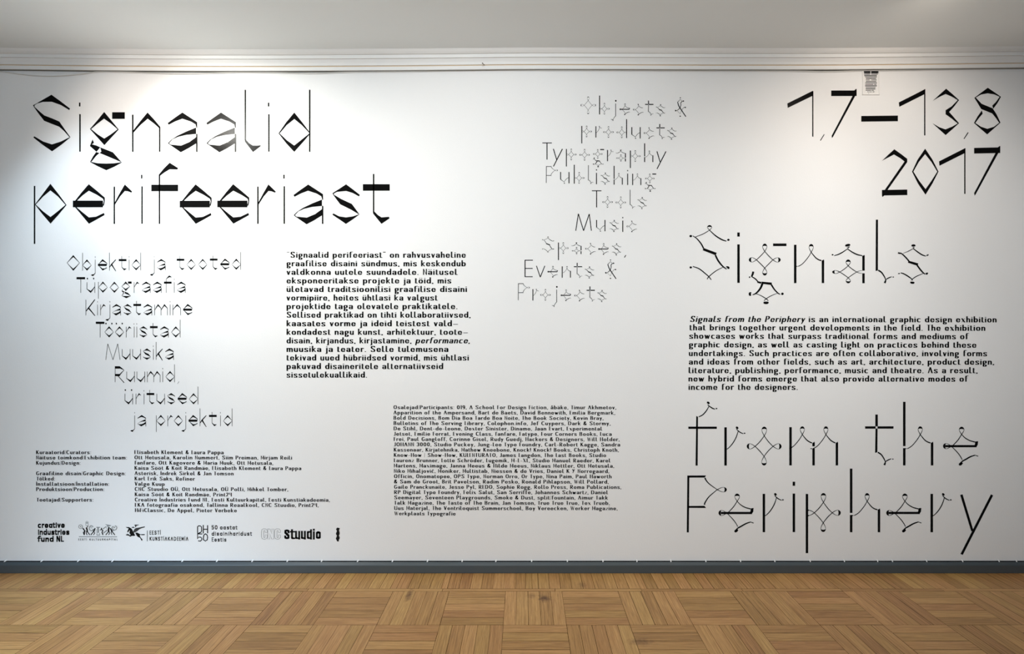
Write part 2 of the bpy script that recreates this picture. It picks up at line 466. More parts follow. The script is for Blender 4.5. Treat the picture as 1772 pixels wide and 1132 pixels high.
A_def('f', 1124, 545, [('r', 1191, 112, 1199, 545), ('h', 1124, 201, 1358, 258),
    ('p', [(1191, 112), (1238, 55), (1285, 9), (1358, 55), (1352, 69), (1285, 66), (1240, 93), (1199, 124), (1191, 130)])])
A_def('s', 1090, 545, [
    ('b', [(1330, 290), (1270, 243), (1210, 198), (1150, 238), (1090, 276), (1097, 287)], [(1323, 304), (1268, 274), (1210, 256), (1130, 264), (1103, 278), (1102, 287)]),
    ('b', [(1101, 287), (1165, 326), (1212, 348), (1260, 370), (1327, 461)], [(1094, 287), (1158, 373), (1207, 397), (1255, 421), (1318, 459)]),
    ('b', [(1327, 461), (1268, 505), (1208, 545), (1150, 505), (1090, 465)], [(1317, 463), (1270, 479), (1208, 488), (1150, 479), (1097, 452)])])
A_def('t', 1357, 545, [('r', 1447, 107, 1455, 445), ('h', 1357, 197, 1592, 254),
    ('p', [(1447, 440), (1455, 434), (1488, 467), (1520, 488), (1586, 483), (1590, 496), (1520, 544), (1480, 496), (1447, 455)])])
A_def('O', 0, 0, [('b', [(0, -240), (99, -360), (198, -482), (297, -360), (396, -240), (297, -118), (198, 2), (99, -118), (0, -240)],
                       [(14, -240), (104, -336), (198, -424), (292, -336), (382, -240), (292, -142), (198, -56), (104, -142), (14, -240)])])
A_def('o', 0, 0, [('b', [(0, -165), (68, -258), (138, -345), (206, -258), (274, -165), (206, -80), (138, 0), (68, -80), (0, -165)],
                       [(9, -165), (71, -234), (138, -289), (203, -234), (265, -165), (203, -108), (138, -56), (71, -108), (9, -165)])])
A_def('b', 0, 0, [('r', 0, -544, 8, 0), ('b', [(4, -170), (68, -258), (138, -345), (206, -258), (274, -165), (206, -80), (138, 0), (68, -80), (4, -160)],
                       [(10, -168), (71, -234), (138, -289), (203, -234), (265, -165), (203, -108), (138, -56), (71, -108), (10, -162)])])
A_def('j', 0, 0, [('r', 0, -430, 8, -396), ('r', 0, -330, 8, 74), ('p', [(8, 66), (0, 70), (-42, 112), (-100, 118), (-130, 138), (-118, 148), (-62, 172), (-35, 135), (8, 86)])])
A_def('k', 0, 0, [('r', 0, -544, 8, 0), ('p', [(8, -120), (60, -205), (190, -338), (208, -328), (66, -158), (8, -84)]), ('p', [(70, -198), (84, -205), (208, 18), (190, 24), (58, -165)])])
A_def('K', 0, 0, [('r', 0, -478, 8, 0), ('p', [(8, -150), (90, -262), (270, -492), (290, -480), (95, -212), (8, -112)]), ('p', [(88, -244), (106, -232), (292, 8), (274, 20), (72, -206)])])
A_def('T', 0, 0, [('h', 0, -482, 262, -422), ('r', 127, -426, 135, 0)])
A_def('u', 0, 0, [('r', 0, -325, 8, -105), ('b', [(0, -112), (60, -52), (118, 2), (178, -74), (240, -168)], [(8, -122), (60, -90), (118, -56), (174, -110), (240, -196)]), ('r', 240, -325, 248, 0)])
_dots = lambda a, b, y: [('p', disc(a, y, 20, 27)[0]), ('p', disc(b, y, 20, 27)[0])]
A['ü'] = A['u'] + _dots(18, 210, -437)
A['ö'] = A['o'] + _dots(42, 222, -425)
A_def('m', 0, 0, [('r', 0, -325, 8, 0),
    ('b', [(8, -176), (55, -262), (106, -345), (156, -285), (204, -222)], [(8, -152), (56, -228), (106, -289), (157, -245), (196, -206)]), ('r', 196, -222, 204, 0),
    ('b', [(200, -176), (252, -262), (302, -345), (352, -285), (400, -222)], [(204, -152), (254, -228), (302, -289), (353, -245), (392, -206)]), ('r', 392, -222, 400, 0)])
A_def('M', 0, 0, [('p', ribbon([(a, b, 13), (c, d, 13)])[0]) for a, b, c, d in [(0, 0, 62, -488), (62, -488, 220, 0), (220, 0, 366, -488), (366, -488, 436, 0)]])
A_def('R', 0, 0, [('r', 0, -487, 8, 0), ('h', 0, -488, 150, -420), ('h', 0, -250, 150, -190),
    ('b', [(140, -488), (215, -430), (287, -368), (215, -290), (140, -190)], [(140, -430), (208, -398), (272, -366), (208, -312), (140, -240)]),
    ('p', [(60, -212), (86, -212), (288, 8), (272, 24)])])
A_def(',', 0, 0, [('p', [(48, -22), (56, -16), (6, 52), (0, 46)])])

def draw_A(ch, ox, oy, k, wt=1.0, stem=1.8):
    out = []
    tr = lambda P: [(ox + a * k, oy + b * k) for a, b in P]
    for op in A[ch]:
        if op[0] == 'b':
            o, i = op[1], [(a + (c - a) * wt, b + (d - b) * wt) for (a, b), (c, d) in zip(op[1], op[2])]
            o, i = tr(o), tr(i)
            for j in range(len(o) - 1): out.append([o[j], o[j+1], i[j+1], i[j]])
        elif op[0] == 'r': out += [tr(rect(op[1] - stem, op[2], op[3] + stem, op[4])[0])]
        elif op[0] == 'h':
            x0, y0, x1, y1 = op[1:]
            out += [tr(rect(x0, y0, x1, y0 + (y1 - y0) * wt)[0])]
        else: out.append(tr(op[1]))
    return out

# the letters of the big headline, placed one by one: (letter, left x, baseline y) in photo pixels
KA = 1 / 5.063
HEAD_ET = [[('S', 57.3, 262.9), ('i', 137.6, 262.8), ('g', 155.8, 262.9), ('n', 229.1, 263.0), ('a', 290.3, 263.0), ('a', 357.2, 263.0), ('l', 423.8, 262.9), ('i', 464.4, 262.9), ('d', 482.1, 262.9)],
           [('p', 59.2, 387.6), ('e', 126.3, 387.6), ('r', 197.2, 387.6), ('i', 244.9, 387.6), ('f', 262.0, 387.6), ('e', 311.2, 387.8), ('e', 376.2, 387.6), ('r', 445.6, 387.6), ('i', 491.0, 387.6), ('a', 508.0, 387.6), ('s', 575.3, 387.6), ('t', 628.0, 387.6)]]
# category list: origin and scale of the reading, baseline at both ends, then (letter, left x)
LIST_ET = [
    (100, 420, 5.063, 246, 238, 'Objektid ja tooted', [80, 217, 328, 353, 452, 535, 624, 648, 845, 870, 1042, 1130, 1231, 1333, 1425, 1525]),
    (100, 420, 5.063, 440, 440, 'Tüpograafia', [165, 255, 355, 457, 560, 668, 738, 835, 931, 1020, 1045]),
    (100, 420, 5.063, 637, 636, 'Kirjastamine', [246, 348, 374, 456, 478, 578, 663, 752, 848, 983, 1008, 1099]),
    (100, 420, 5.063, 831, 831, 'Tööriistad', [334, 411, 502, 599, 668, 692, 717, 808, 897, 995]),
    (150, 580, 5.907, 252, 252, 'Muusika', [196, 363, 470, 577, 681, 709, 803]),
    (150, 580, 5.907, 481, 481, 'Ruumid,', [290, 408, 513, 619, 777, 807, 928]),
    (150, 580, 5.907, 708, 708, 'üritused', [390, 503, 585, 613, 716, 825, 931, 1047]),
    (150, 580, 5.907, 932, 932, 'ja projektid', [490, 520, 711, 828, 892, 1013, 1042, 1157, 1251, 1367, 1396]),
]
DIG = {}   # date figures, in the pixels of one reading (origin 1340,130, scale 4.219)
DIG[0] = [  # first line
    ('one', [[(95, 207), (280, 115), (280, 151), (97, 240)], rect(276.5, 118, 284, 450)[0]]),
    ('comma', [[(361, 432), (366, 434), (338, 480), (333, 477)]]),
    ('seven', [rect(415, 113, 600, 153)[0], [(583, 113), (595, 101), (600, 103), (600, 118)], [(572, 150), (591, 150), (427, 452), (420, 460), (418, 443)]]),
    ('dash', [[(634, 299), (901, 296), (901, 337), (634, 340)]]),
    ('one', [[(908, 200), (1101, 102), (1101, 137), (912, 232)], rect(1093, 104, 1101, 441)[0]]),
    ('three', None), ('comma', [[(1411, 418), (1417, 421), (1386, 467), (1381, 464)]]), ('eight', None)]
DIG[1] = [('two', None), ('zero', None),
    ('one', [[(1202, 630), (1393, 533), (1393, 568), (1205, 662)], rect(1386, 535, 1394, 868)[0]]),
    ('seven', [[(1458, 532), (1648, 528), (1648, 569), (1458, 573)], [(1630, 530), (1643, 518), (1648, 519), (1648, 540)], [(1615, 567), (1635, 567), (1470, 868), (1462, 880), (1458, 862)]])]
DIG_STRIPS = {
 'three': [([(1157, 187), (1205, 143), (1253, 100), (1300, 140), (1347, 183)], [(1161, 185), (1203, 160), (1250, 138), (1300, 160), (1338, 183)]),
           ([(1347, 183), (1310, 231), (1275, 270)], [(1338, 183), (1292, 230), (1250, 256)]), ([(1250, 256), (1250, 286)], [(1276, 270), (1276, 271)]),
           ([(1275, 270), (1312, 312), (1347, 352)], [(1250, 286), (1295, 318), (1338, 353)]),
           ([(1347, 352), (1298, 396), (1250, 438), (1204, 397), (1157, 354)], [(1338, 353), (1297, 377), (1248, 397), (1202, 381), (1161, 356)])],
 'eight': [([(1460, 166), (1510, 128), (1557, 93), (1606, 126), (1653, 159)], [(1469, 165), (1508, 142), (1557, 133), (1606, 141), (1644, 159)]),
           ([(1653, 159), (1628, 204), (1597, 246)], [(1644, 159), (1618, 196), (1591, 222)]),
           ([(1469, 165), (1512, 210), (1592, 243), (1620, 285), (1649, 347)], [(1460, 166), (1510, 248), (1590, 280), (1616, 312), (1641, 348)]),
           ([(1457, 350), (1482, 304), (1514, 259)], [(1466, 350), (1492, 314), (1519, 283)]),
           ([(1457, 350), (1505, 392), (1553, 433), (1602, 390), (1650, 347)], [(1466, 350), (1506, 377), (1553, 393), (1602, 378), (1641, 348)])],
 'two': [([(783, 628), (830, 583), (875, 542), (924, 577), (969, 612), (969, 635)], [(787, 625), (830, 602), (873, 580), (918, 606), (950, 631), (955, 648)]),
         ([(969, 635), (826, 838)], [(950, 631), (806, 838)]), ([(785, 839), (969, 836)], [(785, 879), (970, 876)]), ([(785, 876), (788, 890)], [(804, 877), (789, 890)])],
 'zero': [([(1005, 705), (1045, 618), (1100, 538), (1152, 616), (1197, 705), (1154, 790), (1103, 873), (1048, 792), (1005, 705)],
           [(1014, 705), (1054, 634), (1100, 577), (1146, 634), (1189, 705), (1148, 770), (1103, 833), (1056, 772), (1014, 705)])],
}
def draw_digit(name, polys):
    out = []
    if polys is None:
        for o, i in DIG_STRIPS[name]:
            for j in range(len(o) - 1): out.append([o[j], o[j+1], i[j+1], i[j]])
    else: out = polys
    return [[(1340 + a / 4.219, 130 + b / 4.219) for a, b in P] for P in out]

# ------------------------------------------------------------------ alphabet 2: looped ribbon letters
# y runs up, baseline 0, x-height 100; s ribbon (x, y, width), r stem, l loop, d dot, p patch
def _arch(x0, xe, gap=False):
    k = x0
    return [('l', k + 44.4, 80.4, 'u', 21.6, 6), ('s', [(k + 44.4, 80.4, 1.5), (k + 36.5, 67.5, 1.6), (k + 25, 53.5, 1.6), (k + 17, 47, 1.7), (k + 10.5, 43.6, 1.5)]), ('s', [(k + 9, 43.4, 1.2), (k + 4, 44, 1.8)]),
            ('s', [(k + 44.4, 80.4, 1.5), (k + 55.6, 66.8, 2.2), (k + 64, 61, 2.4), (xe - 1.5, 58.8, 2.6)]), ('p', [(xe, 58.5), (xe + 5.2, 62), (xe + 5.2, 50), (xe, 50)]), ('r', xe, 0, xe + 5.2, 59)]
_o_arms = [('s', [(45.7, 77.4, 1.4), (57, 62, 1.7), (68.5, 50.2, 1.4)]), ('s', [(68.5, 50.2, 1.4), (56, 38, 1.7), (45.2, 24.3, 1.4)]),
           ('s', [(45.2, 24.3, 1.4), (34, 38, 1.7), (22, 50.2, 1.4)]), ('s', [(22, 50.2, 1.4), (34, 62, 1.7), (45.7, 77.4, 1.4)]),
           ('l', 45.7, 77.4, 'u', 24.2, 6.7), ('l', 68.5, 50.2, 'r', 22.3, 7.6), ('l', 45.2, 24.3, 'd', 24, 6.7)]
_twig = lambda x, y: [('s', [(x + 6.1, y - .2, 3.2), (x + 14.7, y - 6, 2.8), (x + 21.5, y - 16, 2.4), (x + 25.7, y - 25, 1.8)]), ('s', [(x + 25.9, y - 24.5, 1.6), (x + 33, y - 20.3, 2.3), (x + 41, y - 17, 1.4)]), ('d', x + 45.2, y - 18, 1.6, 1.3),
                      ('s', [(x + 25.8, y - 24, 1.8), (x + 25.2, y - 28, 3), (x + 23, y - 33.5, 4.4)])]
_bar_end = [('s', [(48.6, 80.9, 1.5), (57.2, 72.1, 2), (69.4, 65, 2.2), (83.8, 60.9, 2.4)])]
_foot = [('s', [(21.5, 50.3, 1.5), (36.8, 34.8, 1.8), (45, 24, 1.7), (50, 14.9, 1.5)]), ('s', [(44, 4.4, 2.2), (50, 10.5, 2.6), (57.2, 14.6, 2.9), (71.5, 22.6, 2.7), (83.8, 26.8, 2)]), ('s', [(83.8, 26.8, 1.4), (91.5, 24.1, 1.9)]), ('s', [(41.8, 1.2, 3.4), (45.5, 3.5, 6), (50, 7.5, 4.5)])]
B_ = {
 'S': [('l', 51.7, 137, 'u', 13.5, 6.4), ('s', [(51.7, 137, 1.4), (34, 126.9, 1.7), (14.7, 119.6, 1.3)]), ('d', 2.6, 121.7, 3.2, 2.8), ('s', [(7.9, 122.3, 1.4), (18.1, 115.5, 2.2), (29.5, 102, 2.8), (36.2, 89.5, 3)]),
       ('s', [(35.1, 87.7, 5.2), (69.1, 74.8, 6)]), ('s', [(66.8, 72, 3.4), (74.8, 56.6, 3.6), (86, 43, 3), (96.3, 35.6, 2)]), ('s', [(95, 42, 2), (100.5, 40, 4.5), (101, 36, 4)]), ('d', 2.6, 40, 2.9, 2.6),
       ('s', [(8, 42.8, 1.6), (24.9, 36.2, 2.4), (40.8, 23.8, 2.3), (49.8, 15.9, 2), (56.2, 7.5, 1.7)]), ('s', [(87.2, 41, 1.3), (68, 30.6, 1.8), (49.8, 15.9, 1.9), (45.3, 9, 1.7)]),
       ('s', [(51.7, 137, 1.7), (68, 122.3, 2.6), (83.8, 112.6, 2.8), (95.6, 108.7, 2)]), ('d', 100.8, 112, 2.9, 2.6)],
 'i': [('r', 0, 120.8, 5.3, 131.4), ('r', 0, 0, 5.3, 100.4)],
 'g': [('s', [(41.6, 82.6, 1.4), (52, 71, 1.7), (62.7, 60.6, 1.4)]), ('s', [(62.7, 60.6, 1.4), (52, 50, 1.7), (41.6, 39.4, 1.4)]), ('s', [(41.6, 39.4, 1.4), (31, 50, 1.7), (20.1, 60.8, 1.4)]), ('s', [(20.1, 60.8, 1.4), (31, 71, 1.7), (41.6, 82.6, 1.4)]),
       ('l', 41.6, 82.6, 'u', 20.4, 6.2), ('l', 20.1, 60.8, 'l', 20, 6.5), ('l', 62.7, 60.6, 'r', 20.3, 6.5), ('l', 41.6, 39.4, 'd', 19.6, 6.2), ('r', 63.4, 97.2, 98.1, 102.8),
       ('s', [(11.7, 30, 4.4), (10, 23, 4.4), (7.1, 17, 3.2)]), ('d', 1.9, 15.5, 1.8), ('s', [(7.1, 17.3, 2), (17.3, 10.8, 2.5), (23.9, 3.4, 2.3)]), ('s', [(22, 3, 3.4), (32.3, .6, 4.4)]), ('s', [(33.2, 1.1, 4.6), (59.9, -1.9, 5.2)]),
       ('s', [(35.6, -1.3, 4.6), (30.4, -13.4, 4.2), (20.1, -25.6, 3.2), (9.9, -30.8, 1.8)]), ('s', [(6.5, -25, 2), (3, -26.4, 4.6), (3, -30.5, 4.6), (6, -32, 2)]), ('s', [(58.9, -4.1, 3.4), (65.8, -15.3, 3), (75.2, -25.6, 2.6), (81.7, -29.3, 1.8)]), ('d', 87.7, -28, 3),
       ('s', [(17.3, -27, 1), (32.3, -33, 1.6), (45.3, -41, 1.7), (50.9, -46, 1.5)]), ('s', [(74.2, -26.5, 1), (58.4, -33, 1.6), (45.3, -41, 1.7), (39.7, -46, 1.5)]), ('s', [(39, -49.5, 3), (41, -51, 5), (45, -51.6, 5.6), (49, -51, 5), (51, -49.5, 3)])],
 'n': [('r', 0, 0, 5.3, 100)] + _arch(0, 72.4),
 'h': [('r', 0, 50.5, 5.3, 166), ('r', 0, 0, 5.3, 45)] + _arch(0, 72.6),
 'm': [('r', 0, 0, 5.3, 100)] + [q for i, q in enumerate(_arch(-11, 60.2)[:-1]) if i != 2] + [('r', 60.2, 0, 65.4, 44), ('r', 60.2, 50, 65.4, 59)] + _arch(50.6, 121),
 'a': [('s', [(35.5, 96.5, 2.5), (38, 98.6, 5), (44.5, 100, 5), (46.5, 98, 3)]), ('s', [(39, 93, 1.4), (45.5, 95.5, 1.4), (40.7, 89.7, 1.4)]), ('s', [(40.7, 89.7, 1.6), (27.7, 81, 2.4), (17.3, 75.5, 2.4), (6.1, 72, 1.7)]), ('d', 1.7, 74.4, 2.2, 1.7),
       ('s', [(40.7, 89.7, 1.7), (52, 81.9, 2.4), (65.8, 75, 2.6), (78.8, 72, 2.2)]), ('p', [(79.7, 71.5), (84.9, 74), (84.9, 65), (79.7, 65)]), ('r', 79.7, 33, 84.9, 72), ('r', 79.7, 0, 84.9, 26),
       ('s', [(20.8, 29.4, 1.3), (32, 36.8, 1.6), (42.4, 45.5, 1.3)]), ('s', [(42.4, 45.5, 1.3), (53, 37, 1.6), (64.6, 29.4, 1.3)]), ('s', [(64.6, 29.4, 1.3), (53, 22, 1.6), (42.6, 14.4, 1.3)]), ('s', [(42.6, 14.4, 1.3), (32, 22, 1.6), (20.8, 29.4, 1.3)]),
       ('l', 42.4, 45.5, 'u', 16.5, 6.6), ('l', 42.6, 14.4, 'd', 14.4, 6.6), ('l', 20.8, 29.4, 'l', 20, 4.6), ('s', [(64.6, 29.4, 1.2), (71, 32, 1), (78, 33, .8)]), ('s', [(64.6, 29.4, 1.2), (71, 27, 1), (78, 26, .8)])],
 'l': [('p', [(0, 166), (5.3, 166), (5.1, 33.4), (-.6, 32)])] + _twig(0, 34.2),
 's': [('s', [(35.5, 97, 2.5), (38, 98.5, 4.6), (42.5, 98.7, 4.6), (45, 97, 2.5)]), ('s', [(38, 94, 1.2), (42, 94, 1.2), (39.8, 90.6, 1.3)]), ('s', [(39.8, 90.6, 1.4), (26.8, 83.6, 1.4), (13.9, 78.2, .8)]), ('s', [(0, 79.5, 3), (5, 78.2, 3.2), (9, 78.6, 2)]),
       ('s', [(7, 78.4, 1.8), (11.8, 75.6, 2.6), (21.6, 66, 2.8), (28.6, 57.7, 3.2)]), ('s', [(26.8, 56.3, 4.6), (52, 48.7, 5.4)]), ('s', [(50, 46.8, 3.2), (58, 36, 3.2), (64.9, 28.2, 2.8), (71, 23.5, 2)]), ('s', [(72, 25, 2.4), (76, 25, 5.2), (77.5, 24.2, 3)]),
       ('s', [(0.2, 25, 2), (4.8, 25.6, 2.2)]), ('s', [(6.9, 27.2, 1.7), (14.7, 24.8, 2.5), (26.8, 17.8, 2.6), (36.9, 10.4, 1.8)]), ('s', [(36.9, 10.4, 1.6), (47.6, 17.8, 1.9), (64.9, 25.3, 1.2)]), ('s', [(38.5, 6.8, 1.2), (36.9, 10.4, 1.2), (34.5, 7, 1.2)]), ('s', [(33, 4, 2.5), (35, 1.8, 4.6), (40, 1.4, 4.6), (42.5, 2.6, 2.5)]),
       ('s', [(39.8, 90.6, 1.8), (51, 82, 2.4), (63.2, 74.1, 2.5), (72.7, 71, 1.8)]), ('s', [(74.5, 72, 2.6), (79.5, 74.5, 2.6)])],
 'r': [('r', 0, 0, 5.3, 100), ('s', [(4, 43.6, 2), (9, 44.6, 1.6), (20, 56.3, 2), (29.6, 72.3, 2), (35.7, 89.9, 1.5)]), ('s', [(29.8, 100.2, 3.2), (32.5, 99, 4.8), (35, 96, 3.4)]), ('s', [(31, 95.6, 1.4), (36, 90.3, 2.1), (42.4, 85.9, 2.1), (48.8, 83.2, 1.6)]), ('d', 52.3, 84.3, 2.1, 1.5)],
 'f': [('p', [(20.6, 129.5), (25.1, 127.5), (24.2, 0), (18.8, 0)]), ('r', 0, 96.3, 74.2, 101.2), ('s', [(27, 127.1, 2), (37.6, 132.6, 2.4), (47.2, 143.4, 2.2), (53.6, 154.6, 1.5)]), ('s', [(48.6, 165, 3.4), (52, 164, 4.8), (54.5, 161, 3.4)]),
       ('s', [(50.4, 159.2, 1.5), (55.2, 154.6, 2.2), (63.2, 149.6, 2.3), (69.6, 147.2, 1.8)]), ('d', 73.4, 148.8, 2, 1.5)],
 'o': _o_arms + [('l', 22, 50.2, 'l', 22, 7.6)],
 'p': [('r', 0, -55, 5.3, 99.5)] + _o_arms + [('s', [(22, 50.2, 1.4), (15, 54.8, 1.3), (8, 57.3, 1.1)]), ('s', [(22, 50.2, 1.4), (15, 45.6, 1.3), (8, 43, 1.1)]), ('d', 5.6, 57, 2.4, 1.6), ('d', 5.6, 43, 2.4, 1.6)],
 't': [('r', 27.2, 102, 32.6, 132.8), ('p', [(27.2, 96.2), (32.4, 96.2), (31.8, 34.6), (26.2, 32.8)]), ('r', 0, 96.4, 27.2, 101.6), ('r', 32.6, 96.4, 74, 101.6)] + _twig(27.2, 34.4),
 'e': [('l', 48.6, 80.9, 'u', 20, 6.8)] + _bar_end + [('s', [(48.6, 80.9, 1.5), (38.8, 66, 1.8), (24.5, 50.7, 1.6)]), ('l', 21.5, 50.3, 'l', 21.5, 7.6), ('r', 6.1, 47.9, 87.5, 52.7), ('p', [(84.6, 62.3), (91.4, 63.4), (90.5, 53.8), (86.5, 47.9), (82, 48)])] + _foot,
 'P': [('p', [(0, 148), (5.3, 148), (3.9, 0), (-1.4, 0)]), ('p', [(0, 148.4), (49, 148.6), (45.5, 143.2), (0, 143)]), ('p', [(1, 68.8), (44.6, 69.2), (49, 63.8), (1, 64.2)]), ('s', [(46, 142.4, 3.4), (49, 136, 2.6), (58, 126, 2.1), (78, 111.5, 1.4)]), ('s', [(44.6, 72.2, 3.2), (47, 79, 2.6), (57, 93.5, 2.1), (78, 111.5, 1.4)]), ('l', 78, 111.5, 'r', 25, 6.6)],
 'y': [('s', [(2.9, 98, 5.2), (31.5, 3.5, 5)]), ('s', [(82.9, 97.4, 5.2), (3.6, -57.9, 5.2)])],
 'O': [('s', [(66.7, 119, 1.4), (83, 98, 1.7), (101, 77, 1.4)]), ('s', [(101, 77, 1.4), (83, 56, 1.7), (66, 34, 1.4)]), ('s', [(66, 34, 1.4), (50, 56, 1.7), (32, 77, 1.4)]), ('s', [(32, 77, 1.4), (50, 98, 1.7), (66.7, 119, 1.4)]),
       ('l', 66.7, 119, 'u', 34, 9), ('l', 101, 77, 'r', 33, 10), ('l', 66, 34, 'd', 34, 9), ('l', 32, 77, 'l', 32, 10)],
 'b': [('r', 0, 0, 5.3, 167)] + _o_arms + [('s', [(22, 50.2, 1.4), (14, 53.5, 1.3), (6, 55, 1.1)]), ('s', [(22, 50.2, 1.4), (14, 47, 1.3), (6, 45, 1.1)])],
 'd': [('r', 85, 0, 90.3, 167)] + _o_arms[:5] + [('l', 45.2, 24.3, 'd', 24, 6.7), ('l', 22, 50.2, 'l', 22, 7.6), ('s', [(68.5, 50.2, 1.4), (76, 53.5, 1.3), (85, 55, 1.1)]), ('s', [(68.5, 50.2, 1.4), (76, 47, 1.3), (85, 45, 1.1)])],
 'c': [('l', 21.5, 50.3, 'l', 21.5, 7.6), ('s', [(49, 80.5, 1.7), (38.8, 66, 1.9), (21.5, 50.3, 1.5)]), ('s', [(42.5, 100, 3.5), (46, 96, 4.6), (48.5, 90, 2.2)]), ('s', [(45, 93, 1.6), (50, 84, 1.8), (62, 73, 2.4), (78, 66, 2.4), (88, 66.5, 1.6)])] + _foot,
 'j': [('d', 4, 124, 5.5, 6), ('p', [(0, 100), (5.3, 100), (5.3, -10), (0, -8)]), ('s', [(3, -9, 2.8), (-8, -21, 2.6), (-22, -44, 2.2)]), ('s', [(-38, -39, 3), (-30, -42, 2.2), (-22, -44, 2.2)]), ('s', [(-25, -40, 2), (-21, -47, 3), (-19, -53, 3.6)])],
 '&': [('s', [(23.6, 125.5, 4.6), (31, 102, 5), (42, 79.4, 5), (96.7, -2.3, 5)]), ('s', [(23.6, 125.5, 3.4), (36, 138, 2.4), (47.8, 151.4, 1.6)]), ('s', [(47.8, 151.4, 1.6), (56, 141, 1.6), (63.3, 134, 1.4)]), ('d', 47.8, 164, 4.2, 3.4), ('d', 75, 135, 4.6),
       ('s', [(72, 138, 1.8), (62, 131, 3.4), (52, 117, 4), (53, 99, 3.6), (44, 76, 3.6), (30, 60, 3.2), (10.4, 47.8, 2.4)]), ('d', 5.8, 51, 4.6, 5.6), ('s', [(91, 83, 2), (78, 78, 2), (66, 64, 1.8), (56, 46, 1.6), (46, 21.9, 1.2)]), ('s', [(20, 49, 1.2), (34, 36, 1.2), (46, 21.9, 1.2)]), ('d', 92, 79.4, 4.4), ('d', 46.6, 1.7, 5, 3.6)],
 'u': [('r', 0, 34, 5.3, 100), ('s', [(3, 35, 3), (14, 27, 2.6), (34, 13, 1.8)]), ('s', [(34, 13, 1.8), (46, 30, 2.2), (60, 44, 2.4), (74, 50, 2.4)]), ('r', 74, 0, 79.3, 100), ('s', [(31, 2, 3), (36, .8, 4.4), (41, 2, 3)]), ('s', [(34, 13, 1.4), (33, 6, 1)])],
 'T': [('r', 0, 145.5, 84, 150), ('r', 39, 0, 44.3, 146)],
 'v': [('s', [(2.5, 100, 4.6), (37, 0, 4.6)]), ('s', [(37, 0, 4.6), (77, 100, 4.6)])],
 'E': [('r', 0, 0, 5.3, 150), ('r', 0, 145.5, 72, 150), ('r', 0, 72.5, 70, 77), ('r', 0, 0, 70, 4.5)],
 'M': [('s', [(2, 0, 4.8), (25, 150, 4.8)]), ('s', [(25, 150, 4.8), (71, 0, 4.8)]), ('s', [(71, 0, 4.8), (121, 148, 4.8)]), ('s', [(121, 148, 4.8), (140, 0, 4.8)])],
 ',': [('s', [(14, 2, 3), (8, -6, 4.4), (0, -20, 4.4)])],
}
def draw_B(ch, ox, oy, k, wt=1.0):
    out = []
    tr = lambda P: [(ox + a * k, oy - b * k) for a, b in P]
    for op in B_[ch]:
        if op[0] == 's':
            P = crom([(x, y, w_ * wt) for x, y, w_ in op[1]], 5) if len(op[1]) > 2 else [(x, y, w_ * wt) for x, y, w_ in op[1]]
            out += [tr(q) for q in ribbon(P)]
        elif op[0] == 'r':
            x0, y0, x1, y1 = op[1:]
            if x1 - x0 < 6: c = (x0 + x1) / 2; h = (x1 - x0) / 2 * wt; x0, x1 = c - h, c + h
            if y1 - y0 < 6: c = (y0 + y1) / 2; h = (y1 - y0) / 2 * wt; y0, y1 = c - h, c + h
            out.append(tr(rect(x0, y0, x1, y1)[0]))
        elif op[0] == 'd': out.append(tr(disc(op[1], op[2], op[3] * (1 + (wt - 1) * .5), (op[4] if len(op) > 4 else op[3]) * (1 + (wt - 1) * .5))[0]))
        elif op[0] == 'p': out.append(tr(op[1]))
        elif op[0] == 'l':
            _, cx, cy, d, L, hw = op
            ux, uy = {'u': (0, 1), 'd': (0, -1), 'l': (-1, 0), 'r': (1, 0)}[d]
            P2 = lambda t, s: (cx + ux * t - uy * s, cy + uy * t + ux * s)
            hc = min(8.2, L * 0.5)
            for sg in (1, -1):
                pts = [(0, 0, 1.4), (L * .22, -sg * hw * .42, 1.3), (L * .42, -sg * hw * .76, 1.0), (L - hc + .4, -sg * hw * .97, .55)]
                out += [tr(q) for q in ribbon(crom([(*P2(t, s), w_ * wt) for t, s, w_ in pts], 4))]
            th = 5.3 * min(1.0, hc / 8.2) * (1 + (wt - 1) * .35)
            o, i = [], []
            for j in range(13):
                a = -math.pi / 2 + math.pi * j / 12
                o.append(P2(L - hc + hc * math.cos(a), hw * math.sin(a)))
                i.append(P2(L - hc + max(hc - th, .2) * math.cos(a), (hw - .5) * math.sin(a)))
            for j in range(12): out.append(tr([o[j], o[j+1], i[j+1], i[j]]))
    return out

